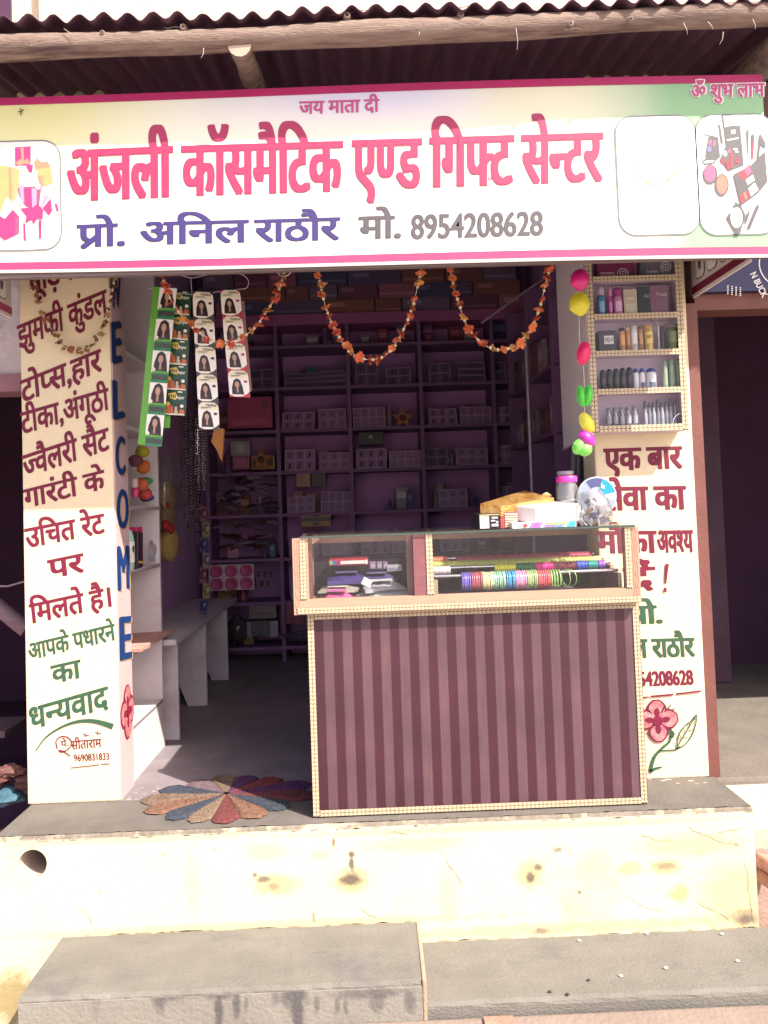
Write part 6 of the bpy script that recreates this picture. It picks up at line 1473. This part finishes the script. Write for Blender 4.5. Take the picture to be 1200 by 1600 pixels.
# prototype jewellery box: tray, lid frame, six compartments with an ornament each
def jbox(nx, nz, c, cf, orn, w_=.235, h_=.138):
    t = thing('jewellery_box', 'proto', 'box', (0, 0, 0)); n_ = 'jb_%d_' % int(c[0]*1000)
    m = MB(); m.box((-w_/2, 0, 0), (w_/2, .045, h_), bev=.003); m.build('tray', plain(n_+'tray', c, .4), t)
    m = MB(); fwid = .007
    for i in range(nx+1): x = -w_/2+fwid/2+(w_-fwid)*i/nx; m.box((x-fwid/2, -.004, 0), (x+fwid/2, -.0005, h_))
    for j in range(nz+1):
        z = fwid/2+(h_-fwid)*j/nz
        for i in range(nx): x = -w_/2+fwid/2+(w_-fwid)*i/nx; m.box((x+fwid/2+.0003, -.0035, z-fwid/2), (x+(w_-fwid)/nx-fwid/2-.0003, -.001, z+fwid/2))
    m.build('lid_frame', plain(n_+'frame', cf, .4), t)
    m = MB()
    for i in range(nx):
        for j in range(nz):
            cx = -w_/2+w_*(i+.5)/nx; cz_ = h_*(j+.5)/nz; r_ = min(w_/nx, h_/nz)*.22
            if orn == 0: m.blob((cx, -.002, cz_+r_*.4), r_*.7, sub=1, sc=(1, .4, 1)); m.blob((cx-r_*.3, -.002, cz_-r_*.7), r_*.55, sub=1, sc=(1, .4, 1.2))
            elif orn == 1: m.tube([(cx+r_*math.cos(a*.6), -.003, cz_+r_*math.sin(a*.6)) for a in range(12)], r_*.22, 5)
            else: m.box((cx-r_*1.1, -.003, cz_-r_*.9), (cx+r_*1.1, -.0004, cz_+r_*.9), bev=.002)
    m.build('ornament', plain(n_+'orn', [(.10, .08, .10), (.30, .22, .24), (.22, .17, .22)][orn], .3, .3), t)
    return t
PJ = [jbox(3, 2, (.30, .17, .34), (.48, .32, .52), 0), jbox(3, 2, (.32, .19, .36), (.42, .29, .46), 2), jbox(4, 2, (.28, .17, .32), (.46, .31, .50), 1), jbox(2, 2, (.13, .085, .145), (.31, .23, .33), 0, .19, .15), jbox(1, 3, (.13, .06, .10), (.27, .19, .27), 2)]
usedp = set()
def put(k, bay, lev, f_, dz=0., ry=0., extra=''):
    x = ux[bay]+(ux[bay+1]-ux[bay])*f_; loc = Vector((x, SYF+.05, zs[lev]+.001+dz)); KN = ['six cell', 'grey six cell', 'eight cell', 'four cell', 'dark three row'][k]
    lab = '%s jewellery box, %s shelf of the %s bay, %s%s' % (KN, ORD[lev], BAY[bay], 'left side' if f_ < .5 else 'right side', extra)
    rot = (-random.uniform(.12, .3), random.uniform(-.025, .025), random.uniform(-.09, .09)); scl = (random.uniform(.80, .99), 1, random.uniform(.78, 1.12))
    if k not in usedp: usedp.add(k); r = PJ[k]; r.location = loc; r.rotation_euler = rot; r.scale = scl; r['label'] = lab; r['group'] = 'jewellery boxes on the back shelves'
    else: dup(PJ[k], loc, rot, lab, 'jewellery boxes on the back shelves', scl)
for a in ((0, 1, 5, .27), (1, 1, 5, .76), (2, 2, 5, .27), (0, 1, 4, .28), (1, 1, 4, .76), (0, 2, 4, .28), (2, 2, 4, .76), (1, 1, 3, .28), (2, 1, 3, .76), (0, 1, 2, .30), (1, 1, 2, .76),
          (3, 0, 6, .78), (4, 1, 6, .32), (4, 1, 6, .76), (3, 2, 6, .25), (3, 2, 6, .70), (3, 3, 6, .28), (4, 3, 6, .72), (3, 3, 4, .2), (1, 3, 4, .68), (0, 3, 5, .3), (2, 3, 5, .75), (1, 1, 1, .3), (0, 2, 2, .3), (2, 2, 2, .75), (1, 3, 3, .4), (0, 3, 2, .4), (3, 4, 6, .3), (1, 4, 4, .3), (2, 4, 3, .4), (0, 4, 5, .3)): put(*a)
def shelfbox(px0, px1, py0, py1, c, lab, parts=(), dep=.1, Y=SYF+.03, cat='box', name='gift_box'):
    a = at(px0, py0, Y); b = at(px1, py1, Y); return carton(name, lab, (a.x, Y, b.z), (b.x, Y+dep, a.z), c, parts)
shelfbox(354, 426, 622, 668, (.34, .05, .13), 'large dull pink gift box on the sixth shelf of the first bay', ((.03, .06, .97, .94, (.42, .07, .17)), (.1, .1, .9, .3, (.5, .10, .2)), (.78, .6, .93, .9, (.24, .08, .14))))
# pink box with six round cakes of colour
pb = thing('pink_bowl_box', 'boxed set of six round pink bowls at the lower left of the back shelves', 'box', at(362, 923, SYF-.02))
a = at(327, 926, SYF-.03); b = at(396, 881, SYF-.03)
m = MB(); m.box((a.x, SYF-.02, a.z+.012), (b.x, SYF+.06, b.z), bev=.004); m.build('tray', plain('pb_tray', (.60, .44, .50), .4), pb)
m = MB(); w_ = b.x-a.x; h_ = b.z-a.z-.012
for i in range(3):
    for j in range(2):
        c = Vector((a.x+w_*(i+.5)/3, SYF-.021, a.z+.012+h_*(j+.5)/2)); m.lathe([(.042, -.001), (.044, .006), (.036, .008), (.026, .003), (.001, .002)], c, 20, axis='Y')
for v in m.v: pass
m.build('bowl', mat('bowl_pink', (.46, .07, .19), .4, .15, 20), pb)
m = MB()
for (x0, z0, x1, z1) in ((a.x, a.z+.012, b.x, a.z+.016), (a.x, b.z-.004, b.x, b.z), (a.x, a.z+.012+h_/2-.002, b.x, a.z+.012+h_/2+.002)): m.box((x0, SYF-.032, z0), (x1, SYF-.0285, z1))
for x in (a.x, a.x+w_/3, a.x+2*w_/3, b.x-.004): m.box((x, SYF-.0335, a.z+.0125), (x+.004, SYF-.0322, b.z-.0005))
m.build('lid_frame', plain('pb_frame', (.66, .56, .62), .4), pb)
# star shaped gift boxes
def star(px, py, r_px, lab, Y=SYF+.02, c=(.32, .13, .04)):
    p = at(px, py, Y); r_ = r_px/1200*Y; t = thing('star_box', lab, 'box', p)
    pts = [p+Vector((r_*(1 if k % 2 == 0 else .45)*math.sin(k*math.pi/5), 0, r_*(1 if k % 2 == 0 else .45)*math.cos(k*math.pi/5))) for k in range(10)]
    m = MB(); m.prism(pts, (0, .05, 0)); m.build('body', mat('star_orange', c, .5, .25, 20), t)
    m = MB(); m.lathe([(r_*.3, -.002), (r_*.3, .003), (r_*.01, .004)], p-Vector((0, .002, 0)), 14, axis='Y'); m.build('round_badge', plain('star_badge', (.10, .04, .03)), t)
star(408, 718, 18, 'dull orange star shaped box on the fifth shelf of the first bay'); star(629, 653, 17, 'dull orange star shaped box on the sixth shelf of the third bay')
shelfbox(392, 430, 712, 733, (.26, .10, .04), 'orange brown carton under the star box of the first bay', ((.1, .3, .4, .8, (.06, .03, .03)), (.6, .3, .9, .8, (.06, .03, .03))), Y=SYF+.045)
shelfbox(360, 391, 690, 712, (.30, .27, .30), 'small clear lidded box with a pale round ornament, first bay', ((.3, .2, .7, .8, (.42, .40, .40)),))
shelfbox(363, 390, 713, 733, (.28, .10, .17), 'small pink box under the pale ornament box, first bay', ((.2, .2, .8, .8, (.38, .12, .22)),), Y=SYF+.02)
for i, (x0, x1, y0, y1, c, lb) in enumerate(((560, 600, 676, 694, (.03, .02, .035), 'black box lying on top of the third bay fourth row boxes'), (463, 485, 738, 748, (.34, .16, .12), 'upper orange brick sized box in the second bay'), (463, 485, 749, 760, (.28, .17, .13), 'lower tan brick sized box in the second bay'), (486, 510, 737, 760, (.05, .03, .05), 'black carton next to the orange boxes in the second bay'), (470, 517, 802, 808, (.26, .15, .06), 'upper flat gold box in the stack of the second bay'), (470, 517, 809, 814, (.05, .03, .04), 'thin black box between two flat gold boxes'), (470, 517, 815, 822, (.28, .16, .06), 'lower flat gold box in the stack of the second bay'))):
    shelfbox(x0, x1, y0, y1, c, lb, ((.38, .2, .62, .8, (.10, .07, .08)),) if i in (4, 6) else (((.4, .5, .55, .75, (.3, .27, .28)),) if i == 0 else ()), Y=SYF+.01)
# odds and ends that fill the gaps of the back shelves
FC = [('maroon', (.24, .05, .09)), ('plum', (.20, .09, .22)), ('navy', (.07, .07, .20)), ('brown', (.22, .10, .07)), ('rose', (.38, .14, .20)), ('grey', (.30, .25, .30)), ('teal', (.06, .15, .17)), ('gold', (.34, .22, .07))]
rf = random.Random(11)
for bay in range(5):
    for lev in range(8):
        n = {7: 5, 6: 2, 1: 5, 0: 4}.get(lev, 3)+(2 if bay > 2 else 0)
        for k in range(n):
            f_ = rf.uniform(.10, .90); w_ = rf.uniform(.035, .10); h = rf.uniform(.05, .17); nm, c = FC[rf.randrange(8)]; x = ux[bay]+(ux[bay+1]-ux[bay])*f_
            x = min(max(x, ux[bay]+.02+w_/2), ux[bay+1]-.02-w_/2); y = SYF+.13+.03*(k % 4)
            z = zs[lev]+.0008
            if rf.random() < .3:
                t = thing('back_bottle', '%s bottle at the back of the %s shelf, %s bay' % (nm, ORD[lev], BAY[bay]), 'bottle', (x, y, z), 'small stock at the back of the shelves')
                m = MB(); r_ = w_*.3; m.lathe([(r_, z), (r_, z+h*.7), (r_*.5, z+h*.8), (r_*.5, z+h)], (x, y, 0), 10); m.build('body', mat('fc_'+nm, c, .3, .25, 40), t)
                m = MB(); m.lathe([(r_*.55, z+h), (r_*.55, z+h+.015), (r_*.3, z+h+.018)], (x, y, 0), 8); m.build('cap', plain('fcap', (.25, .2, .24)), t)
            else:
                t = carton('back_carton', '%s carton at the back of the %s shelf, %s bay' % (nm, ORD[lev], BAY[bay]), (x-w_/2, y, z), (x+w_/2, y+.05, z+h), c, ((.1, .5, .9, .8, tuple(min(.6, q*1.7+.05) for q in c)),), rz=rf.uniform(-.2, .2)); t['group'] = 'small stock at the back of the shelves'
# heaps of shiny packets, first bay
M_shiny = [plain('shiny%d' % i, c, .22, .1) for i, c in enumerate(((.28, .20, .30), (.45, .38, .46), (.16, .10, .17), (.36, .07, .10), (.30, .17, .13)))]
for hp, (y0, y1, n, red) in enumerate(((742, 797, 34, 0), (808, 862, 30, 1))):
    for i in range(n):
        px = random.uniform(344, 428); py = y0+(y1-y0)*(i/n)**.8 if hp == 0 else random.uniform(y0+6, y1-4)
        p = at(px, py, SYF-.02+random.uniform(0, .1)); L_ = random.uniform(.03, .07); m = MB()
        rot = Matrix.Rotation(random.uniform(-.4, .4), 3, 'Y') @ Matrix.Rotation(random.uniform(-.5, .3), 3, 'X')
        k = 5; V = []
        for q in range(k+1):
            u = q/k*2-1; V += [p+rot @ Vector((u*L_, -.03, .006*math.sin(u*6))), p+rot @ Vector((u*L_, 0, .014*(1-u*u)+.004*math.sin(u*9))), p+rot @ Vector((u*L_, .03, -.004))]
        m.add(V, [(3*q+s_, 3*q+s_+1, 3*q+s_+4, 3*q+s_+3) for q in range(k) for s_ in (0, 1)], 0, True)
        tag(m.build('foil_packet', M_shiny[(i % 3) if not red or i % 3 else 3+(i % 2)]), ['dark foil packet in the shiny heap on the fourth shelf of the first bay', 'small glossy packet in the reddish heap on the third shelf of the first bay'][hp], 'packet', ['upper heap of foil packets', 'lower heap of glossy packets'][hp])
for i in range(10):
    a = at(404+ (i % 5)*5.0, 898+(i//5)*14, SYF); m = MB(); m.lathe([(.008, -.022), (.009, 0), (.006, .012), (.009, .013), (.009, .024)], a, 8); tag(m.build('nail_polish', plain('np%d' % (i % 2), [(.10, .05, .08), (.20, .16, .18)][i % 2], .2)), '%s nail polish bottle, %s row beside the pink bowl box' % (['dark', 'greyish'][i % 2], ['upper', 'lower'][i//5]), 'bottle', 'nail polish bottles')
shelfbox(388, 432, 944, 966, (.20, .15, .15), 'brown carton on the bottom back shelf of the first bay', ((.1, .3, .9, .4, (.14, .10, .10)),))
sh = thing('open_carton', 'open grey carton of dark tubes on the bottom shelf of the first bay', 'carton', at(410, 990, SYF))
a = at(383, 996, SYF-.02); b = at(434, 970, SYF-.02); m = MB(); m.box((a.x, SYF-.015, a.z), (b.x, SYF+.08, b.z)); m.build('carton', plain('oc_dark', (.10, .08, .10)), sh)
m = MB(); m.add([(a.x, SYF-.016, a.z), (a.x+.05, SYF-.05, a.z), (a.x+.05, SYF-.05, b.z), (a.x, SYF-.016, b.z)], [(0, 1, 2, 3)]); m.add([(b.x, SYF-.016, a.z), (b.x-.05, SYF-.05, a.z), (b.x-.05, SYF-.05, b.z), (b.x, SYF-.016, b.z)], [(3, 2, 1, 0)]); m.build('flap', plain('oc_flap', (.36, .32, .38)), sh)
m = MB()
for i in range(6): x = a.x+.065+i*.018; m.lathe([(.007, a.z+.01), (.007, b.z-.02), (.004, b.z-.005)], (x, SYF-.03, 0), 8)
m.build('tube', plain('oc_tube', (.20, .18, .22), .3), sh)
m = MB(); p = at(371, 985, SYF); m.lathe([(.055, -.06), (.075, -.04), (.075, .05), (.03, .09), (.03, .10)], p, 18); tag(m.build('dark_pot', plain('pot_dark', (.05, .04, .05), .15)), 'dark glossy pot beside the open carton on the bottom back shelf', 'pot')
for i in range(7):
    a = at(447+i*4.0, 975, SYF); b = at(450+i*4.0, 944, SYF); c = [(.20, .03, .06), (.26, .05, .09), (.16, .03, .05)][i % 3]
    carton('slim_box', 'slim red box, upright in the row on the bottom shelf of the second bay', (a.x, SYF+.01, a.z), (b.x, SYF+.06, b.z), c)['group'] = 'slim red boxes'
m = MB()
for i in range(5): m.tube([at(440+i*3, 992+i*2, SYF-.05), at(485, 984+i*4, SYF-.09)], .006, 6)
tag(m.build('rod_bunch', plain('rod_dark', (.09, .07, .10), .2)), 'bunch of dark shiny rods low behind the counter', 'rods')
# loft: stacked cartons
lc = [(.17, .065, .12), (.22, .09, .09), (.12, .09, .18), (.30, .12, .17), (.18, .12, .20), (.24, .10, .08), (.08, .08, .16)]
rowsz = [(LZ+.013, .105), (LZ+.119, .10), (LZ+.220, .10)]
for r_, (z, h) in enumerate(rowsz):
    x = IX0+.05+.04*r_; k = 0
    while x < IX1-.2:
        w_ = random.uniform(.14, .38); c = lc[(k*3+r_*2) % 7]
        carton('loft_carton', '%s carton, %s layer of the loft stack, %s from the left' % (['dark maroon', 'brown', 'slate', 'rose', 'plum', 'tan', 'navy'][(k*3+r_*2) % 7], ['lowest', 'middle', 'top'][r_], ['first', 'second', 'third', 'fourth', 'fifth', 'sixth', 'seventh', 'eighth', 'ninth', 'tenth', 'eleventh', 'twelfth', 'thirteenth'][k]), (x, SYF-.06+random.uniform(0, .02), z), (x+w_, SYF+.2, z+h), c, ((.05, .2, .95, .35, tuple(q*1.5+.02 for q in c)),) if k % 2 else ((.1, .5, .4, .8, tuple(q*1.6+.03 for q in c)),), rough=.6)['group'] = 'cartons stacked on the loft'
        x += w_+.006; k += 1
# --- right wall shelving and curtain pole
rs = thing('side_shelves', 'dim lilac shelving with hanging goods along the right inner wall', 'shelving', (1.2, 4.2, 0))
m = MB(); 
for y in (3.35, 3.9, 4.5, 5.1): m = MB(); m.box((.945, y, .0015), (IX1-.002, y+.02, 2.3)); m.build('upright', M_lilacd, rs)
m = MB()
for z in (.35, .7, 1.05, 1.4, 1.75, 2.1):
    for y0, y1 in ((3.3705, 3.8995), (3.9205, 4.4995), (4.5205, 5.0995)): m = MB(); m.box((.95, y0, z-.02), (IX1-.002, y1, z)); m.build('shelf', M_lilacd, rs)
for i in range(14):
    y = 3.42+(i % 7)*.235+(.04 if i % 7 > 1 else 0); z = (1.405, 1.755)[i//7]; h = random.uniform(.12, .22); c = [(.20, .15, .20), (.10, .06, .09), (.28, .22, .26), (.16, .06, .08)][i % 4]
    t = thing('side_carton', '%s carton on the %s right wall shelf, place %s from the doorway' % (['grey', 'dark', 'pale', 'maroon'][i % 4], ['lower', 'upper'][i//7], ['one', 'two', 'three', 'four', 'five', 'six', 'seven'][i % 7]), 'carton', (1.02, y, z), 'cartons along the right wall')
    m = MB(); m.box((.965, y, z+.0005), (1.12, y+.13, z+h), bev=.003); m.build('body', mat('sc%d' % (i % 4), c, .5, .2, 20), t)
    m = MB(); m.add([(.9635, y+.02, z+h*.3), (.9635, y+.11, z+h*.3), (.9635, y+.11, z+h*.7), (.9635, y+.02, z+h*.7)], [(0, 1, 2, 3)]); m.build('printed_patch', plain('scp%d' % (i % 4), tuple(q*1.6+.03 for q in c)), t)
m = MB(); a = at(823, 560, 3.9); b = at(829, 735, 3.9); m.tube([(a.x, 3.9, a.z+.1), (a.x, 3.9, .0)], .011, 10); tag(m.build('steel_pole', plain('pole_grey', (.35, .30, .36), .35, .4)), 'thin upright metal pole inside the shop at right', 'pole')
m = MB(); pts = gp(((752, 505), (800, 470), (850, 435)), 3.6); m.tube(pts, .006, 6); tag(m.build('hanging_rail', plain('rail_dark', (.20, .15, .20), .4)), 'thin sloping rail high at the right inside the shop', 'rail')
m = MB()
for k in range(5):
    a = at(895+k*3, 700, 3.05); m.tube([a, at(893+k*3+random.uniform(-2, 2), 765, 3.05)], .010+.004*(k % 2), 6)
tag(m.build('dark_plastic_bag', plain('bag_dark', (.05, .04, .05), .2)), 'dark plastic bags hanging under the white board by the jar', 'bag')
for o_ in (_fo,): bpy.data.objects.remove(o_)
